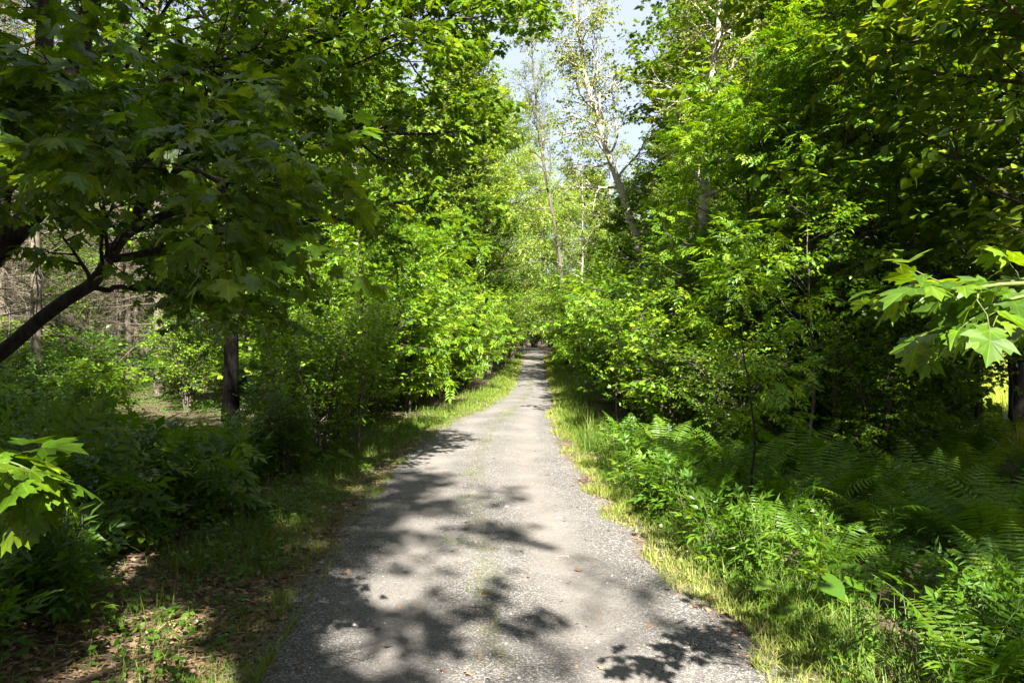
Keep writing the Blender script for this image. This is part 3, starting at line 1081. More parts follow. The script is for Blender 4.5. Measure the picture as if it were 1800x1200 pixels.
# ------------------------------------------------------------------ fern, herb and grass prototypes
def fern(seed, nf=9, L=.75, lift=1.0):
    rng = RNG(seed)
    g = Geo()
    for f in range(nf):
        az = f * 6.283 / nf + rng.normal(0, .25)
        ln = L * rng.uniform(.75, 1.12)
        d = np.array([math.cos(az), math.sin(az), 0])
        n = 22
        s = np.linspace(0, 1, n)
        out = lift * rng.uniform(.7, 1.2)
        th = 1.46 - .22 / out - s ** 1.7 * rng.uniform(.85, 1.45)
        dp = np.stack([np.cos(th), np.sin(th)], -1) * (ln / (n - 1))
        c = np.cumsum(np.vstack([[0, 0], dp[:-1]]), 0)
        P = d[None] * (c[:, :1] + .02) + UP * c[:, 1:]
        v, q = tubes(P[None], (.0042 * (1 - .8 * s))[None], 4)
        tf = rng.normal(.5, .14)
        g.add(v, quad=q, tint=np.full(len(v), tf + .15))
        T = nrm(np.gradient(P, axis=0))
        sd = np.array([-d[1], d[0], 0])
        # pinnae, each a double row of tiny leaflets
        k = 21
        ss = np.linspace(.14, .985, k)
        fi = ss * (n - 1)
        i0 = np.minimum(fi.astype(int), n - 2)
        pp = P[i0] + (P[i0 + 1] - P[i0]) * (fi - i0)[:, None]
        tt = T[i0]
        prof = np.interp(ss, [.1, .25, .5, .8, 1], [.35, .85, 1, .55, .06]) * ln * .23
        for sg in (1, -1):
            ax = nrm(sd[None] * sg + tt * .38 - UP * .18 + rng.normal(0, .06, (k, 3)))
            nor = nrm(np.cross(tt, ax) * sg + rng.normal(0, .12, (k, 3)))
            wv = np.cross(nor, ax)
            wd = (ln / k * .30 * (.45 + .55 * prof / prof.max()))[:, None]
            pf = prof[:, None]
            droop = UP * pf
            row = [pp, pp + ax * pf * .18 + wv * wd, pp + ax * pf * .18 - wv * wd, pp + ax * pf * .42 + wv * wd * .75 - droop * .03, pp + ax * pf * .42 - wv * wd * .75 - droop * .03, pp + ax * pf * .5 - nor * .002 - droop * .03,
                   pp + ax * pf * .72 + wv * wd * .5 - droop * .08, pp + ax * pf * .72 - wv * wd * .5 - droop * .08, pp + ax * pf - droop * .16]
            vv = np.stack(row, 1)
            tri = np.array([(0, 2, 1), (1, 2, 5), (1, 5, 3), (2, 4, 5), (3, 5, 6), (5, 4, 7), (5, 7, 6), (6, 7, 8)])[None] + (np.arange(k) * 9)[:, None, None]
            g.add(vv, tri=tri, tint=np.clip(np.repeat(tf + rng.normal(0, .10, k), 9), 0, 1))
    return [('fern', g.mesh('fern', M['fern']))]


for i in range(5):
    PR['fern%d' % i] = fern(60 + i, nf=[9, 8, 10, 7, 9][i], L=[.72, .85, .65, .8, .95][i], lift=[1, 1.3, .9, 1.1, 1.4][i])


def herb(seed, kind):
    rng = RNG(seed)
    w, lf = Geo(), Geo()
    if kind == 'cut':          # tall stalks with cut compound leaves
        st = [([(0, 0, 0), (rng.normal(0, .05), rng.normal(0, .05), .2), (rng.normal(0, .12), rng.normal(0, .12), rng.uniform(.35, .6))], .004, .0015) for _ in range(6)]
        P, R = stems_arr(st, 8, rng, .004)
        P1, R1 = spawn(rng, P, R, K=5, s0=.35, s1=1, ang=1.0, length=.14, n=4, up=.3, wig=.1, taper=.2, rr=.8)
        wood(w, P, R, 4)
        wood(w, P1, R1, 3)
        put_leaves(lf, rng, CUT, P1[:, -1], nrm(P1[:, -1] - P1[:, 0]) - .15 * UP, .17, .25)
        put_leaves(lf, rng, CUT, P1[:, 2], nrm(P1[:, -1] - P1[:, 0]) + rng.normal(0, .5, P1[:, 0].shape), .12, .3)
    elif kind == 'spike':      # goldenrod-like upright stalk with lance leaves
        st = [([(rng.normal(0, .05), rng.normal(0, .05), 0), (rng.normal(0, .05), rng.normal(0, .05), .25), (rng.normal(0, .1), rng.normal(0, .1), rng.uniform(.4, .7))], .004, .002) for _ in range(7)]
        P, R = stems_arr(st, 9, rng, .004)
        wood(w, P, R, 4)
        leaf_twigs(lf, rng, P, 20, NARROW, .12, .1, s0=.15, pet=.02, fwd=.5)
    elif kind == 'broad':      # low rosette of broad leaves on stalks
        n = 16
        az = np.arange(n) * 2.4 + rng.normal(0, .3, n)
        r = rng.uniform(.05, .28, n)
        h = rng.uniform(.08, .32, n)
        e = np.stack([np.cos(az) * r, np.sin(az) * r, h], -1)
        P = np.stack([e * 0, e * np.array([.35, .35, .6]), e], 1)
        wood(w, P, np.tile([[.003, .0025, .0015]], (n, 1)), 4)
        put_leaves(lf, rng, HEART, e, np.stack([np.cos(az), np.sin(az), -.25 + 0 * az], -1), .13, .25)
    elif kind == 'ash':        # tree seedlings with drooping pinnate leaves
        st = [([(rng.normal(0, .08), rng.normal(0, .08), 0), (rng.normal(0, .1), rng.normal(0, .1), .35), (rng.normal(0, .2), rng.normal(0, .2), rng.uniform(.6, .95))], .006, .003) for _ in range(5)]
        P, R = stems_arr(st, 9, rng, .006)
        wood(w, P, R, 5)
        leaf_twigs(lf, rng, P, 10, ASH, .30, .45, s0=.35, pet=.05, fwd=.45)
    elif kind == 'burdock':    # very large soft leaves
        n = 6
        az = np.arange(n) * 2.4 + .5
        r = rng.uniform(.08, .22, n)
        h = rng.uniform(.1, .24, n)
        e = np.stack([np.cos(az) * r, np.sin(az) * r, h], -1)
        P = np.stack([e * 0, e * np.array([.3, .3, .6]), e], 1)
        wood(w, P, np.tile([[.006, .005, .004]], (n, 1)), 5)
        put_leaves(lf, rng, HEART, e, np.stack([np.cos(az), np.sin(az), -.2 + 0 * az], -1), .27, .2)
    return [('stem', w.mesh('stem', M['stem'], True)), ('foliage', lf.mesh('foliage', M['herb']))]


for kind in ('cut', 'spike', 'broad', 'ash', 'burdock'):
    for v in range(3 if kind in ('cut', 'spike') else 2):
        PR[kind + str(v)] = herb(80 + v + len(kind) * 7, kind)


def tuft(seed, n, h, spread, w, lean=.45, tone=.45):
    rng = RNG(seed)
    g = Geo()
    a, r = rng.uniform(0, 6.28, n), spread * np.sqrt(rng.uniform(0, 1, n))
    global land
    keep = land
    land = lambda x, y: np.zeros_like(np.asarray(x, float))
    blades(g, rng, np.cos(a) * r, np.sin(a) * r, h * rng.uniform(.45, 1.15, n), w * rng.uniform(.6, 1.3, n), lean, rng.normal(tone, .15, n), 4)
    land = keep
    return [('grass_tuft', g.mesh('grass_tuft', M['grass']))]


PR['tuftS'] = tuft(101, 60, .07, .10, .004, .7, .45)
PR['tuftM'] = tuft(102, 120, .38, .16, .007, .4, .35)
PR['tuftL'] = tuft(103, 170, .62, .2, .009, .38, .32)

# ------------------------------------------------------------------ things: the big left maple
FIRST = ['first', 'second', 'third', 'fourth', 'fifth', 'sixth', 'seventh', 'eighth', 'ninth', 'tenth', 'eleventh', 'twelfth', 'thirteenth', 'fourteenth', 'fifteenth', 'sixteenth', 'seventeenth', 'eighteenth', 'nineteenth', 'twentieth']


def near_maple():
    rng = RNG(200)
    B = np.array([-5.3, 5.2, 0.0])
    rel = lambda *pts: [tuple(np.array(p) - B) for p in pts]
    stems = [
        (rel(B, (-4.4, 5.1, .9), PX(0, 622, 5), PX(150, 505, 5), PX(215, 415, 5.1), PX(350, 240, 5.6), PX(560, 90, 6.4), PX(700, -60, 7.2)), .058, .02),
        (rel(B + [-.1, -.2, 0], (-4.2, 4.7, 1.4), PX(0, 445, 4.5), PX(108, 285, 4.5), PX(150, 60, 4.6), PX(260, -260, 5), PX(420, -500, 5.4), (-2.8, 5.5, 9.2), (-3.2, 5.2, 12.2)), .085, .02),
        (rel(B + [-.2, .1, 0], (-5.2, 5.6, 2.0), PX(40, 300, 6), PX(75, 100, 6.2), PX(100, -200, 6.6), PX(160, -500, 7), (-4.4, 6.4, 10.5), (-4.8, 6, 13.2)), .10, .02),
        (rel(B + [.0, -.25, 0], (-4.7, 4.2, 2.2), (-4.0, 2.6, 4.4), (-3.2, .8, 6.2), (-2.4, -1.2, 7.6), (-1.7, -3.2, 8.6)), .11, .02),
        # long limbs reaching toward the road
        (rel(PX(215, 415, 5.1), PX(420, 320, 5.8), PX(620, 240, 6.8), PX(730, 235, 7.6), PX(795, 235, 8.4)), .035, .006),
        (rel(PX(350, 240, 5.6), PX(520, 140, 6.4), PX(700, 60, 7.2), PX(790, 40, 7.6), PX(865, 20, 8.1)), .03, .006),
        (rel(PX(180, 460, 5), PX(330, 430, 5.8), PX(500, 400, 7), PX(660, 365, 8.2), PX(800, 335, 9.2)), .03, .006),
        (rel(PX(150, 505, 5), PX(250, 508, 5.2), PX(350, 505, 5.6), PX(440, 520, 6.2)), .02, .006),
        (rel(PX(30, 400, 4.5), PX(120, 330, 3.9), PX(230, 290, 3.1), PX(330, 300, 2.6), PX(395, 330, 2.35)), .018, .005),
        (rel(PX(0, 445, 4.5), PX(40, 250, 3.6), PX(60, 150, 2.9), PX(110, 120, 2.4)), .018, .005),
        (rel(PX(350, 240, 5.6), PX(420, 120, 6), PX(560, -60, 6.8), PX(720, -160, 7.4), PX(800, -120, 7.8)), .03, .006),
        (rel(PX(108, 285, 4.5), PX(230, 180, 4.9), PX(350, 110, 5.4), PX(480, 105, 6), PX(620, 130, 6.6)), .028, .006),
        (rel(PX(560, 90, 6.4), PX(640, -20, 7), PX(720, -160, 7.6), PX(780, -300, 8)), .02, .006),
    ]
    P, R = stems_arr(stems, 24, rng, .012)
    w, b, lf = Geo(), Geo(), Geo()
    wood(w, P[:4], flare(R[:4], P[:4], .3), 12)
    limbs = []
    for i in range(4, len(stems)):
        gg = Geo()
        wood(gg, P[i:i + 1], R[i:i + 1], 7)
        limbs.append(gg)
    Ln = np.array([1.2, 1.9, 2.1, 2.0, 1.0, .95, .85, .5, .35, .35, 1.0, .85, 1.0])[:, None]
    Pa, Ra = spawn(rng, P[:4], R[:4], K=20, s0=.42, s1=1, ang=.95, length=Ln[:4], n=7, up=.25, wig=.12, flat=.45, taper=.2, jit=.3, rr=.55, bias=(.15, 0, .05), rmax=.016)
    Pb, Rb = spawn(rng, P[4:], R[4:], K=13, s0=.22, s1=1, ang=.95, length=Ln[4:], n=7, up=.15, wig=.12, flat=.55, taper=.35, jit=.3, rr=.55, bias=(.12, .05, .05), rmax=.016)
    far = [4, 5, 6, 10, 11, 12]
    Pc, Rc = spawn(rng, P[far], R[far], K=10, s0=.4, s1=1, ang=.9, length=Ln[far], n=7, up=.1, wig=.12, flat=.5, taper=.3, jit=.3, rr=.55, bias=(.1, .05, 0), rmax=.016)
    P1, R1 = np.concatenate([Pa, Pb, Pc]), np.concatenate([Ra, Rb, Rc])
    wood(b, P1, R1, 5)
    P2, R2 = spawn(rng, P1, R1, K=7, s0=.18, s1=1, ang=.8, length=.42, n=5, up=.0, wig=.12, flat=.85, taper=.4, rr=.6)
    wood(b, P2, R2, 4)
    P3, R3 = spawn(rng, P2, R2, K=2, s0=.35, s1=1, ang=.75, length=.24, n=4, up=-.1, wig=.14, flat=.9, taper=.3, rr=.7)
    leaf_twigs(lf, rng, P3, 3, MAPLE_SET, .066, .6, s0=.3, pet=.45, tilt=.28)
    leaf_twigs(lf, rng, P2, 4, MAPLE_SET, .074, .6, s0=.4, pet=.45)
    root = place([('trunk', w.mesh('trunk', M['darkbark'], True)), ('branch', b.mesh('branch', M['darkbark'], True)), ('crown', lf.mesh('crown', M['nearmaple'], veins=True))], 'maple_tree', 'big dark multi-stemmed maple overhanging the road with its leaning trunk at the left', 'tree', B[0], B[1], z=0.0)
    for gg in limbs:
        new_obj('limb', gg.mesh('limb', M['darkbark'], True), root)
    print('near maple leaves', lf.n // len(MAPLE_HI[0]))


near_maple()


def sprig_tree(name, label, base, limbs, seed, trunk, leafsize=.080):
    """small maple rooted just outside the frame, its branch tip reaching into view"""
    rng = RNG(seed)
    B = np.array(base)
    rel = lambda pts: [tuple(np.array(p) - B) for p in pts]
    w, b, lf = Geo(), Geo(), Geo()
    P, R = stems_arr([(rel(trunk), .03, .008)], 16, rng, .006)
    wood(w, P, R, 8)
    Q, S = stems_arr([(rel(l), .008, .0022) for l in limbs], 12, rng, .004)
    wood(b, Q, S, 6)
    P1, R1 = spawn(rng, Q, S, K=5, s0=.35, s1=1, ang=.85, length=.18, n=4, up=-.15, wig=.1, flat=.95, taper=.3, rr=.7)
    wood(b, P1, R1, 4)
    leaf_twigs(lf, rng, P1, 3, MAPLE_SET, leafsize, .5, s0=.35, pet=.4, tilt=.25)
    leaf_twigs(lf, rng, Q, 8, MAPLE_SET, leafsize, .4, s0=.4, pet=.45, tilt=.25)
    P4, R4 = spawn(rng, P, R, K=7, s0=.6, s1=1, ang=1.0, length=.55, n=6, up=.1, wig=.1, flat=.2, taper=.3, bias=(.6 if base[0] > 0 else -.6, .1, .2))
    P5, R5 = spawn(rng, P4, R4, K=5, s0=.3, s1=1, ang=.8, length=.25, n=4, flat=.9)
    wood(b, P4, R4, 5)
    wood(b, P5, R5, 3)
    leaf_twigs(lf, rng, P5, 5, MAPLE_SET, leafsize * .9, .6, s0=.3, pet=.4)
    place([('trunk', w.mesh('trunk', M['darkbark'], True)), ('branch', b.mesh('branch', M['stem'], True)), ('crown', lf.mesh('crown', M['nearmaple'], veins=True))], name, label, 'tree', B[0], B[1], z=float(land(B[0], B[1])) - .03)


sprig_tree('maple_sapling', 'near maple branch with large pointed sunlit leaves jutting in at the right edge', (2.3, 1.9, 0),
           [[PX(2000, 520, 2.0), PX(1850, 462, 1.95), PX(1740, 466, 1.9), PX(1670, 466, 1.9), PX(1605, 460, 1.9)],
            [PX(2000, 540, 2.1), PX(1880, 480, 2.05), PX(1780, 490, 2.0), PX(1730, 515, 2.0), PX(1680, 540, 2.0)],
            [PX(2000, 600, 2.2), PX(1900, 540, 2.4), PX(1800, 545, 2.4), PX(1720, 565, 2.4)],
            [PX(2000, 420, 2.3), PX(1900, 440, 2.2), PX(1820, 450, 2.15), PX(1740, 470, 2.1)]], 301,
           [(2.3, 1.9, 0), (2.3, 1.95, .9), (2.15, 2.0, 1.6), (2.05, 2.05, 2.1), (2.1, 2.1, 2.8)])
sprig_tree('maple_sapling', 'small maple branch with yellow green leaves reaching in at the lower left edge', (-2.35, 2.2, 0),
           [[PX(-320, 790, 2.25), PX(-150, 760, 2.2), PX(-30, 770, 2.15), PX(55, 800, 2.15)],
            [PX(-320, 800, 2.3), PX(-120, 790, 2.25), PX(0, 800, 2.2), PX(70, 835, 2.2)]], 302,
           [(-2.35, 2.2, 0), (-2.35, 2.2, .7), (-2.25, 2.2, 1.4), (-2.3, 2.2, 2.0)], .10)

# ------------------------------------------------------------------ things: left side
place(PR['mapleshaded'], 'maple_tree', 'tall maple with straight dark bare trunk standing in the left undergrowth', 'tree', -6.1, 16, 1.1, (.72, .72, 1))
sh = 'leafy shrubs along the left road edge'
rowL = [('shrubD', -2.95, 9.6, .42), ('shrubA', -2.95, 11.4, .75), ('shrubB', -3.15, 13.0, .95), ('shrubM', -3.3, 14.8, 1.1), ('shrubA', -3.25, 16.8, 1.2), ('shrubC', -2.7, 18.6, 1.1), ('shrubM', -2.75, 20.6, 1.2), ('shrubB', -2.25, 22.8, 1.15), ('shrubC', -2.0, 25.5, 1.25), ('shrubD', -1.9, 29, 1.3), ('shrubA', -1.5, 33, 1.3), ('shrubD', -1.2, 38, 1.5), ('shrubB', -.6, 44, 1.6), ('shrubD', 0, 51, 1.7)]
for i, (k, x, y, s) in enumerate(sorted(rowL, key=lambda q: q[2])):
    place(PR[k], 'shrub', FIRST[i] + ' leafy green shrub from the camera in the row along the left road edge', 'shrub', x, y, i * 1.9, s, sh)
rowL2 = [('ashtree', -4.1, 17.4, .5), ('shrubM', -4.7, 17.6, 1.45), ('shrubB', -5.6, 19, 1.5), ('ashtree', -4.6, 22, .62), ('shrubA', -4.2, 26, 1.6), ('bass', -4.0, 30, .7)]
for i, (k, x, y, s) in enumerate(sorted(rowL2, key=lambda q: q[2])):
    place(PR[k], 'young_tree', FIRST[i] + ' young broadleaf tree from the camera behind the left roadside shrubs', 'tree', x, y, i * 2.3, s, 'young trees behind the left roadside shrubs')
for i, (k, x, y, s, r, lb) in enumerate([
        ('poplar', -2.7, 43, .95, 0, 'tall pale green poplar with fine leaves rising left of the far road'),
        ('willow', -2.4, 46, 1.15, 2, 'pale green willow leaning toward the road before its far bend'),
        ('maple2', -1.7, 40, .5, 1, 'dark green dense maple on the left just before the road narrows'),
        ('poplar', -9, 44, 1.0, 3, 'pale poplar crown showing behind the dark maple canopy'),
        ('willow', -.6, 58, 1.1, 4, 'light green willow directly above the far end of the road'),
        ('maple2', -10.5, 30, .75, 5, 'dense maple half hidden behind the left roadside shrubs')]):
    place(PR[k], 'maple_tree' if 'maple' in k else 'poplar_tree' if k == 'poplar' else 'willow_tree', lb, 'tree', x, y, r, s)
sp = [(-12.5, 19.5), (-15.5, 22), (-11.2, 23.5), (-17.5, 25.5), (-14, 27), (-20, 28), (-11.5, 30), (-16.5, 31), (-22.5, 33), (-13.5, 35), (-18.5, 36.5), (-25, 37), (-9.6, 26.5), (-21, 24.5), (-24, 30), (-12.4, 40), (-16, 42), (-21, 41), (-27, 43)]
for i, (x, y) in enumerate(sorted(sp, key=lambda q: q[1])):
    place(PR['spruce' + 'ABC'[i % 3]], 'spruce_tree', (FIRST + ['twenty-first'])[i] + ' brown spruce with dead bare lower branches, counted back into the left woods', 'tree', x, y, i * 1.3, 1.0, 'spruces with dead branches in the left woods')
und = [('lowA', -11.6, 20, 1.6), ('lowB', -13.6, 20.5, 1.5), ('lowA', -9.8, 21.5, 1.5), ('lowB', -15.4, 19.4, 1.6), ('lowA', -13.5, 23.6, 1.9), ('lowB', -16.5, 23.6, 1.9), ('lowA', -10.4, 25, 1.9), ('lowB', -8.2, 23.4, 1.6), ('lowA', -18.5, 26, 2.1), ('lowB', -14.6, 15.6, 1.2), ('lowA', -13.0, 14.8, 1.1), ('lowB', -8.9, 15.9, 1.0), ('lowA', -9.6, 12.4, .8), ('lowB', -8.0, 9.6, .7), ('shrubB', -8.0, 18.2, .8), ('lowA', -9.5, 14, 1.1), ('lowB', -7.9, 13, .9), ('lowA', -6.3, 10.5, .8), ('lowB', -7.6, 11, .8), ('lowA', -10.6, 17, 1.3), ('lowB', -11.2, 14.6, 1.2), ('shrubC', -7.6, 20.5, .6), ('lowA', -5.6, 8.4, .8), ('lowB', -6.8, 8.6, .7), ('lowA', -12.8, 17.6, 1.4), ('lowB', -3.7, 12.6, .6)]
ul = ['bright sunlit leafy bush glowing in the clearing left of the dark trunk']
for i, (k, x, y, s) in enumerate(und):
    place(PR[k], 'bush', ul[0] if i == 14 else 'low leafy bush in the dim undergrowth of the left woods', 'bush', x, y, i * 2.1, s, None if i == 14 else 'low bushes in the left undergrowth')
for i, (k, x, y, s) in enumerate([('maple', -27, 44, 1.0), ('maple2', -20, 47, 1.0), ('bass', -33, 42, 1.4), ('maple', -14, 50, 1.05), ('bass', -24, 52, 1.6), ('maple2', -9, 56, 1.0), ('maple', -36, 52, 1.1), ('shrubA', -30, 46, 2.6), ('shrubB', -25, 48, 2.6), ('shrubA', -20, 49, 2.4), ('shrubB', -15.5, 47, 2.4), ('shrubA', -11.5, 46, 2.4), ('shrubB', -34, 47, 2.6), ('shrubA', -8, 44, 2.2), ('shrubB', -22.5, 52, 3), ('shrubA', -27.5, 53, 3), ('shrubB', -13, 53, 3), ('shrubB', -24.8, 40, 2.4), ('shrubA', -21.4, 37.5, 2.0), ('shrubB', -18, 39, 2.0), ('shrubA', -27.5, 41, 2.6)]):
    place(PR[k], 'background_tree', 'green broadleaf tree in the backdrop seen between the left spruces', 'tree', x, y, i * 1.7, s, 'broadleaf trees behind the left spruces')

# ------------------------------------------------------------------ things: far centre
for i, (k, x, y, s, lb) in enumerate([
        ('willow', 4.2, 62, .95, 'pale yellow green tree filling the gap beyond the far road end'),
        ('poplar', 7.5, 70, .85, 'pale poplar low against the sky left of the leaning birch base'),
        ('willow', 1.5, 84, 1.1, 'hazy light green tree closing the view behind the far bend'),
        ('poplar', -4.5, 78, 1.05, 'farthest tall poplar left of the patch of sky'),
        ('willow', 11.5, 78, 1.0, 'far pale willow showing between the two birches'),
        ('poplar', -11, 66, 1.0, 'far poplar behind the pale tree left of the road'),
        ('shrubB', 4.6, 56, 1.7, 'sunlit bush at the right of the far road bend'),
        ('shrubA', 4.2, 99, 2.6, 'rightmost of the three pale bushes closing the far end of the road'),
        ('shrubB', 0.2, 101, 2.8, 'middle one of the three pale bushes closing the far end of the road'),
        ('shrubA', -4.2, 103, 2.8, 'leftmost of the three pale bushes closing the far end of the road'),
        ('lowA', 2.6, 92.5, 2.6, 'lowest bright bush in front of the pale bushes at the far road end'),
        ('lowB', .2, 95, 2.8, 'low bright bush left of the lowest one at the far road end'),
        ('lowA', 4.8, 94, 2.8, 'low bright bush right of the lowest one at the far road end'),
        ('shrubD', 2.9, 90, 1.1, 'dark bush at the very end of the visible road'),
        ('shrubB', 1.2, 94, 2.6, 'pale bush closing the road at its far bend'),
        ('shrubA', 4.6, 84, 2.4, 'bright bush behind the far bend of the road'),
        ('shrubD', -.2, 66, 1.8, 'dark bush at the left of the far road bend')]):
    place(PR[k], 'bush' if 'shrub' in k or 'low' in k[:3] else 'poplar_tree' if k == 'poplar' else 'willow_tree', lb, 'bush' if 'shrub' in k or 'low' in k[:3] else 'tree', x, y, i * 2.2, s)

# ------------------------------------------------------------------ things: right side
bx = (150 + 60) / FPX * 27
b1 = [(0, 0, 0)] + [tuple(np.array(PX(px, py, Y)) - np.array([5.2, 26, 0])) for px, py, Y in ((1130, 460, 26), (1098, 350, 26), (1050, 205, 26), (1022, 90, 26), (1005, -60, 26), (1000, -220, 26))]
PR['birchlean'] = birch(401, b1, .17, 2.3, K1=40, crown0=.36, dens=6, size=.088)
_t = PR['birchlean'][0][1].copy()
_t.materials[0] = M['bark']
place([('trunk', _t), PR['birchlean'][1]], 'birch_tree', 'farther slim grey birch leaning left over the far end of the road', 'tree', 3.3, 44, .3, (.72, .72, 1.3))
place(PR['birchlean'], 'birch_tree', 'pale birch leaning left against the patch of sky with sparse leaves', 'tree', 5.2, 26)
b2 = [(0, 0, 0)] + [tuple(np.array(PX(px, py, Y)) - np.array([4.6, 18, 0])) for px, py, Y in ((1236, 420, 18), (1243, 230, 18), (1256, 90, 18), (1268, 0, 18), (1285, -200, 18.2), (1290, -380, 18.4))]
place(birch(402, b2, .13, 2.0, K1=42, crown0=.22, dens=7, size=.075), 'birch_tree', 'white upright birch trunk rising above the right roadside thicket', 'tree', 4.6, 18)
b3 = [(0, 0, 0), (.05, 0, 3), (-.02, 0, 6), (.1, 0, 9)]
PR['birchthin'] = birch(403, b3, .05, 1.25, K1=30, crown0=.2, dens=6, size=.06)
place(PR['birchthin'], 'birch_tree', 'thin white birch stem just left of the upright white birch', 'tree', 5.05, 20, 0, 1)
place(PR['birchthin'], 'birch_tree', 'slim white birch trunk near the far right road edge', 'tree', 3.15, 33, 2, 1.25)
place(PR['birchthin'], 'birch_tree', 'slim birch right of the far road behind the leaning birch', 'tree', 5.3, 40, 4, 1.5)
place(PR['birchthin'], 'birch_tree', 'thin pale birch stem in the middle of the right thicket', 'tree', 5.7, 16, 1, .8)

for i, (k, n, x, y, s, r, lb) in enumerate([
        ('maple2', 'maple_tree', 9.4, 29, .98, 0, 'tall dark maple right behind the upright white birch'),
        ('maple', 'maple_tree', 11, 23, 1.1, 1, 'big dark maple crown in the middle of the right woods'),
        ('maple2', 'maple_tree', 14.5, 27, 1.0, 2, 'tall dark maple behind the right woods before the meadow'),
        ('maple', 'maple_tree', 7.0, 24, .8, 3, 'dense dark green maple between the leaning and upright birches'),
        ('bass', 'basswood_tree', 6.6, 12.5, .95, 4, 'basswood with large drooping leaves in the middle right'),
        ('bass', 'basswood_tree', 7.4, 8.4, .95, 5, 'olive shaded basswood filling the upper right corner'),
        ('ashtree', 'ash_tree', 4.3, 13.6, .62, 6, 'young ash with pinnate leaves before the upright white birch'),
        ('maple', 'maple_tree', 10.6, 15.5, .75, 2.5, 'maple with layered sprays of leaves at the right above the ferns'),
        ('poplar', 'poplar_tree', 11.5, 46, .9, 1, 'pale poplar beyond the leaning birch at the right of the sky'),
        ('maple2', 'maple_tree', 19, 34, 1.05, 4, 'dark maple at the meadow edge far right')]):
    place(PR[k], n, lb, 'tree', x, y, r, s)
rowR = [('shrubD', 3.4, 11.0, .72), ('shrubM', 2.9, 12.9, .85), ('shrubD', 4.2, 13.6, 1.3), ('shrubB', 3.1, 15.2, .95), ('shrubM', 3.5, 17.2, 1.25), ('shrubD', 4.9, 16.0, 1.6), ('shrubA', 3.2, 19.6, 1.15), ('shrubC', 3.2, 22.2, 1.3), ('shrubB', 3.6, 24.5, 1.45), ('shrubM', 3.4, 27.5, 1.3), ('shrubA', 3.7, 31, 1.5), ('shrubB', 3.6, 36, 1.6), ('shrubC', 4.0, 42, 1.9), ('shrubA', 4.4, 48, 2.0)]
for i, (k, x, y, s) in enumerate(sorted(rowR, key=lambda q: q[2])):
    place(PR[k], 'shrub', FIRST[i] + ' leafy shrub from the camera in the thicket along the right road edge', 'shrub', x, y, i * 2.7 + 1, s, 'leafy shrubs in the right roadside thicket')
rowR2 = [('shrubD', 5.5, 13.4, 1.1), ('shrubM', 6.2, 15, 1.1), ('shrubB', 5.8, 19, 1.4), ('shrubD', 7.4, 18, 1.2), ('ashtree', 6, 22, .7), ('shrubB', 8.4, 16.5, .8), ('shrubA', 5.4, 27, 1.7), ('bass', 6, 34, .8), ('ashtree', 5.1, 11.6, .66), ('shrubB', 5.0, 10.0, .7), ('shrubM', 6.4, 11.6, .8)]
for i, (k, x, y, s) in enumerate(sorted(rowR2, key=lambda q: q[2])):
    place(PR[k], 'young_tree', FIRST[i] + ' young broadleaf tree from the camera behind the right roadside thicket', 'tree', x, y, i * 2.1, s, 'young trees behind the right thicket')
sap = [('thinA', 2.42, 7.5, .62, 'slender sapling stem rising from the ferns close to the right road edge'), ('thinM', 7.9, 12.6, .95, 'slender dark sapling trunk before the bright meadow'), ('thin', 8.2, 12.9, .9, 'middle slender sapling trunk before the bright meadow'), ('thinM', 8.4, 12.4, 1.0, 'dark sapling trunk nearest the right picture edge'), ('thin', 3.9, 9.8, .75, 'thin sapling in the middle of the fern bank'), ('thinM', 5.2, 10.2, .9, 'maple sapling with dark leaves behind the fern bank'), ('thin', 1.95, 13.4, .5, 'small sunlit sapling leaning over the right verge')]
for i, (k, x, y, s, lb) in enumerate(sap):
    place(PR[k], 'sapling', lb, 'sapling', x, y, i * 1.4, s)
for i, (k, x, y, s) in enumerate(sorted([('thin', -2.5, 12.0, .8), ('thinM', -3.0, 15.6, 1.0), ('thinA', -2.4, 17.4, 1.0), ('thin', -2.9, 19.4, 1.1), ('thinM', -2.2, 22.0, 1.1), ('thin', -3.6, 13.4, 1.0), ('thinA', -1.9, 24.4, 1.2)], key=lambda q: q[2])):
    place(PR[k], 'sapling', FIRST[i] + ' thin sapling standing up out of the left roadside shrubs, counted from the camera', 'sapling', x, y, i * 1.4, s, 'saplings among the left shrubs')
for i, (k, x, y, s) in enumerate([('lowA', 5.6, 11.2, .7), ('lowB', 6.3, 12.4, .8), ('lowA', 7.6, 14.2, .6), ('lowB', 6.6, 15.6, .8), ('lowA', 5.2, 12.6, .8), ('lowA', 8.2, 18, .8), ('lowB', 8.0, 13.2, .8), ('lowB', 11.0, 18.4, 1.1)]):
    place(PR[k], 'bush', 'low leafy bush between the fern bank and the bright meadow', 'bush', x, y, i * 1.9, s, 'low bushes before the meadow')
for i, (k, x, y, s) in enumerate([('maple', 24, 56, 1.0), ('bass', 31, 52, 1.4), ('maple2', 18, 60, .9), ('bass', 37, 58, 1.5), ('maple', 43, 52, 1.0), ('maple2', 12.5, 56, .9), ('maple2', 30, 66, 1.1)]):
    place(PR[k], 'background_tree', 'green broadleaf tree at the far side of the bright meadow', 'tree', x, y, i * 1.9, s, 'broadleaf trees beyond the meadow')

# ------------------------------------------------------------------ things: trees behind the camera that shade the foreground
# leaves are removed along chosen sun rays, shaping the crowns to let flecks through
FLECKS = [(PX(45, 808, 2.15), .26), (PX(1705, 490, 1.9), .36), ((-2.2, 4.3, .15), .30), ((-2.75, 5.4, .35), .22), ((-.86, 5.35, 0), .17), ((-1.05, 4.5, 0), .08), ((-1.9, 3.75, .05), .14), ((-3.3, 7.4, .5), .2)]


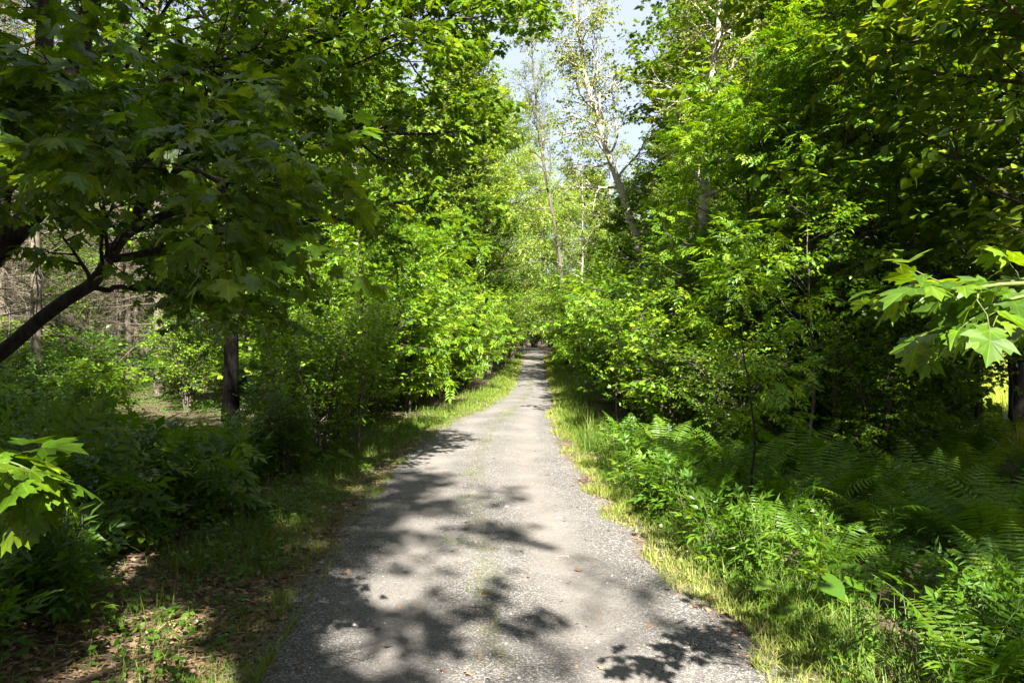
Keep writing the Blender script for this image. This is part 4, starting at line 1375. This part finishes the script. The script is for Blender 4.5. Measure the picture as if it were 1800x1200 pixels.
def cut_sun_gaps(root, mat):
    cr = [c for c in root.children if c.name.startswith('crown')][0]
    me = cr.data
    k = len(MAPLE_LO[0])
    n = len(me.vertices)
    if n % k:
        return
    v = np.zeros(n * 3, np.float32)
    me.vertices.foreach_get('co', v)
    tn = np.zeros(n, np.float32)
    me.attributes['tint'].data.foreach_get('value', tn)
    v = v.reshape(-1, k, 3)
    mw = np.array(root.matrix_basis)
    c = v.mean(1) @ mw[:3, :3].T + mw[:3, 3]
    sd = np.array(to_sun)
    keep = np.ones(len(v), bool)
    for p, r in FLECKS:
        w = c - np.array(p)
        dist = np.linalg.norm(w - (w @ sd)[:, None] * sd, axis=1)
        keep &= dist > r + .07
    m = int(keep.sum())
    tri = MAPLE_LO[1][None] + (np.arange(m) * k)[:, None, None]
    cr.data = Geo().add(v[keep], tri=tri, tint=tn.reshape(-1, k)[keep]).mesh('crown', me.materials[0])


for i, (k, x, y, s, r) in enumerate([('shade', -1.25, -6.5, (.72, .72, .95), 0.5), ('shade', -.8, -10.5, (.70, .70, 1.05), 2.5), ('maple', -5.5, -7, 1.2, 2), ('shade', -9.5, -2.5, .9, 2), ('maple', -11, 5, .9, 1), ('shade', 8.1, -5, (.84, .84, .80), 3), ('maple2', 10.2, 2.6, (.6, .6, .58), 4), ('maple', -4.5, -13, 1.2, 1), ('shade', 11.5, -13, 1.0, 5), ('shade', -12, -11, 1.1, 4), ('shade', 15, -3, 1.0, 4), ('shade', 16, -13, 1.1, 1), ('maple', -1, -30, 1.1, 0), ('maple2', 8, -27, 1.0, 0)]):
    tr_ = place(PR[k], 'maple_tree', 'leafy roadside tree known in the picture only by its shade on the foreground', 'tree', x, y, r, s, 'trees shading the foreground from behind')
    cut_sun_gaps(tr_, None)

# ------------------------------------------------------------------ things: ferns and herbs
rng = RNG(500)
nf = 0
pts = []
while len(pts) < 95:
    y = 3.6 + 9 * rng.uniform() ** 1.15
    t = .75 + 5.6 * rng.uniform() ** 1.1
    x = float(road_x(y) + road_w(y) + t)
    if x / y > .76 or any((x - a) ** 2 + (y - b) ** 2 < .30 ** 2 for a, b in pts):
        continue
    pts.append((x, y))
for i, (x, y) in enumerate(pts):
    place(PR['fern%d' % (i % 5)], 'fern', 'green arching fern in the mass of ferns on the right bank', 'fern', x, y, rng.uniform(0, 6.28), rng.uniform(.7, 1.3), 'ferns massed on the right bank', tilt=(rng.normal(0, .1), rng.normal(0, .1)))
for i in range(26):
    y = 5 + 7 * rng.uniform()
    x = float(road_x(y) - road_w(y) - 1.5 - 3 * rng.uniform())
    if x / y < -.75:
        continue
    place(PR['fern%d' % (i % 5)], 'fern', 'dim fern in the shaded undergrowth of the left bank', 'fern', x, y, rng.uniform(0, 6.28), rng.uniform(.6, .95), 'ferns on the shaded left bank')
HL = {'cut': 'plant with cut leaves', 'spike': 'upright weed with narrow leaves', 'broad': 'low plant with heart-shaped leaves', 'ash': 'seedling with drooping pinnate leaves'}
for i in range(85):
    kind = ['cut', 'cut', 'spike', 'ash', 'cut', 'spike', 'broad'][i % 7]
    y = 3.9 + 7.5 * rng.uniform() ** 1.4
    x = float(road_x(y) - road_w(y) - (1.15 if kind != 'broad' else .8) - 2.5 * rng.uniform() ** 1.2)
    if x / y < -.76 or (kind == 'broad' and y < 6):
        continue
    place(PR[kind + str(i % 2)], 'herb_plant', 'green ' + HL[kind] + ' among the herbs of the shaded left bank', 'plant', x, y, rng.uniform(0, 6.28), rng.uniform(.7, 1.15), 'herbs on the left bank, ' + kind + ' leaved')
for i in range(75):
    kind = ['spike', 'cut', 'spike', 'cut', 'broad'][i % 5]
    y = 3.2 + 9 * rng.uniform() ** 1.5
    x = float(road_x(y) + road_w(y) + .45 + 1.5 * rng.uniform() ** 1.3)
    place(PR[kind + str(i % 2)], 'herb_plant', 'green ' + HL[kind] + ' among the weeds behind the right verge', 'plant', x, y, rng.uniform(0, 6.28), rng.uniform(.6, 1.0), 'weeds behind the right verge, ' + kind + ' leaved')
place(PR['burdock0'], 'burdock_plant', 'weed with one very large soft leaf at the lower right road edge', 'plant', 1.78, 4.45, 1.2, .5)
for i, (x, y, s, k, lb) in enumerate([(-.50, 6.5, 1.3, 'tuftS', 'tuft of grass in the middle of the road in the near shade'), (-.46, 13.2, 1.6, 'tuftS', 'bright tuft of grass in the middle of the sunlit road'), (-.55, 8.4, 1.2, 'tuftS', 'faint grass tuft at the shadow edge in mid road'), (-.62, 9.8, 1.1, 'tuftS', 'sparse grass tuft between the wheel tracks beyond the shade'), (-.25, 5.2, .9, 'tuftS', 'tiny grass tuft in the near dark shade on the road'), (-.1, 18, 2.0, 'tuftS', 'grass tuft on the far road crown')]):
    place(PR[k], 'grass_tuft', lb, 'grass', x, y, i, s, dz=.008)
for i, (x, y, s, k) in enumerate(sorted([(1.45, 10.4, 1, 'tuftL'), (1.62, 9.4, .9, 'tuftL'), (1.75, 8.6, .9, 'tuftM'), (1.35, 12.2, 1, 'tuftL'), (1.55, 13.6, 1.1, 'tuftL'), (1.85, 7.4, 1, 'tuftM'), (1.95, 6.4, .9, 'tuftM'), (2.1, 5.2, .8, 'tuftM'), (1.5, 15.5, 1, 'tuftL')], key=lambda q: q[1])):
    place(PR[k], 'grass_tuft', FIRST[i] + ' tall grass clump from the camera along the right verge', 'grass', x, y, i, s, 'tall grass clumps on the right verge')
print('objects', len(bpy.data.objects))
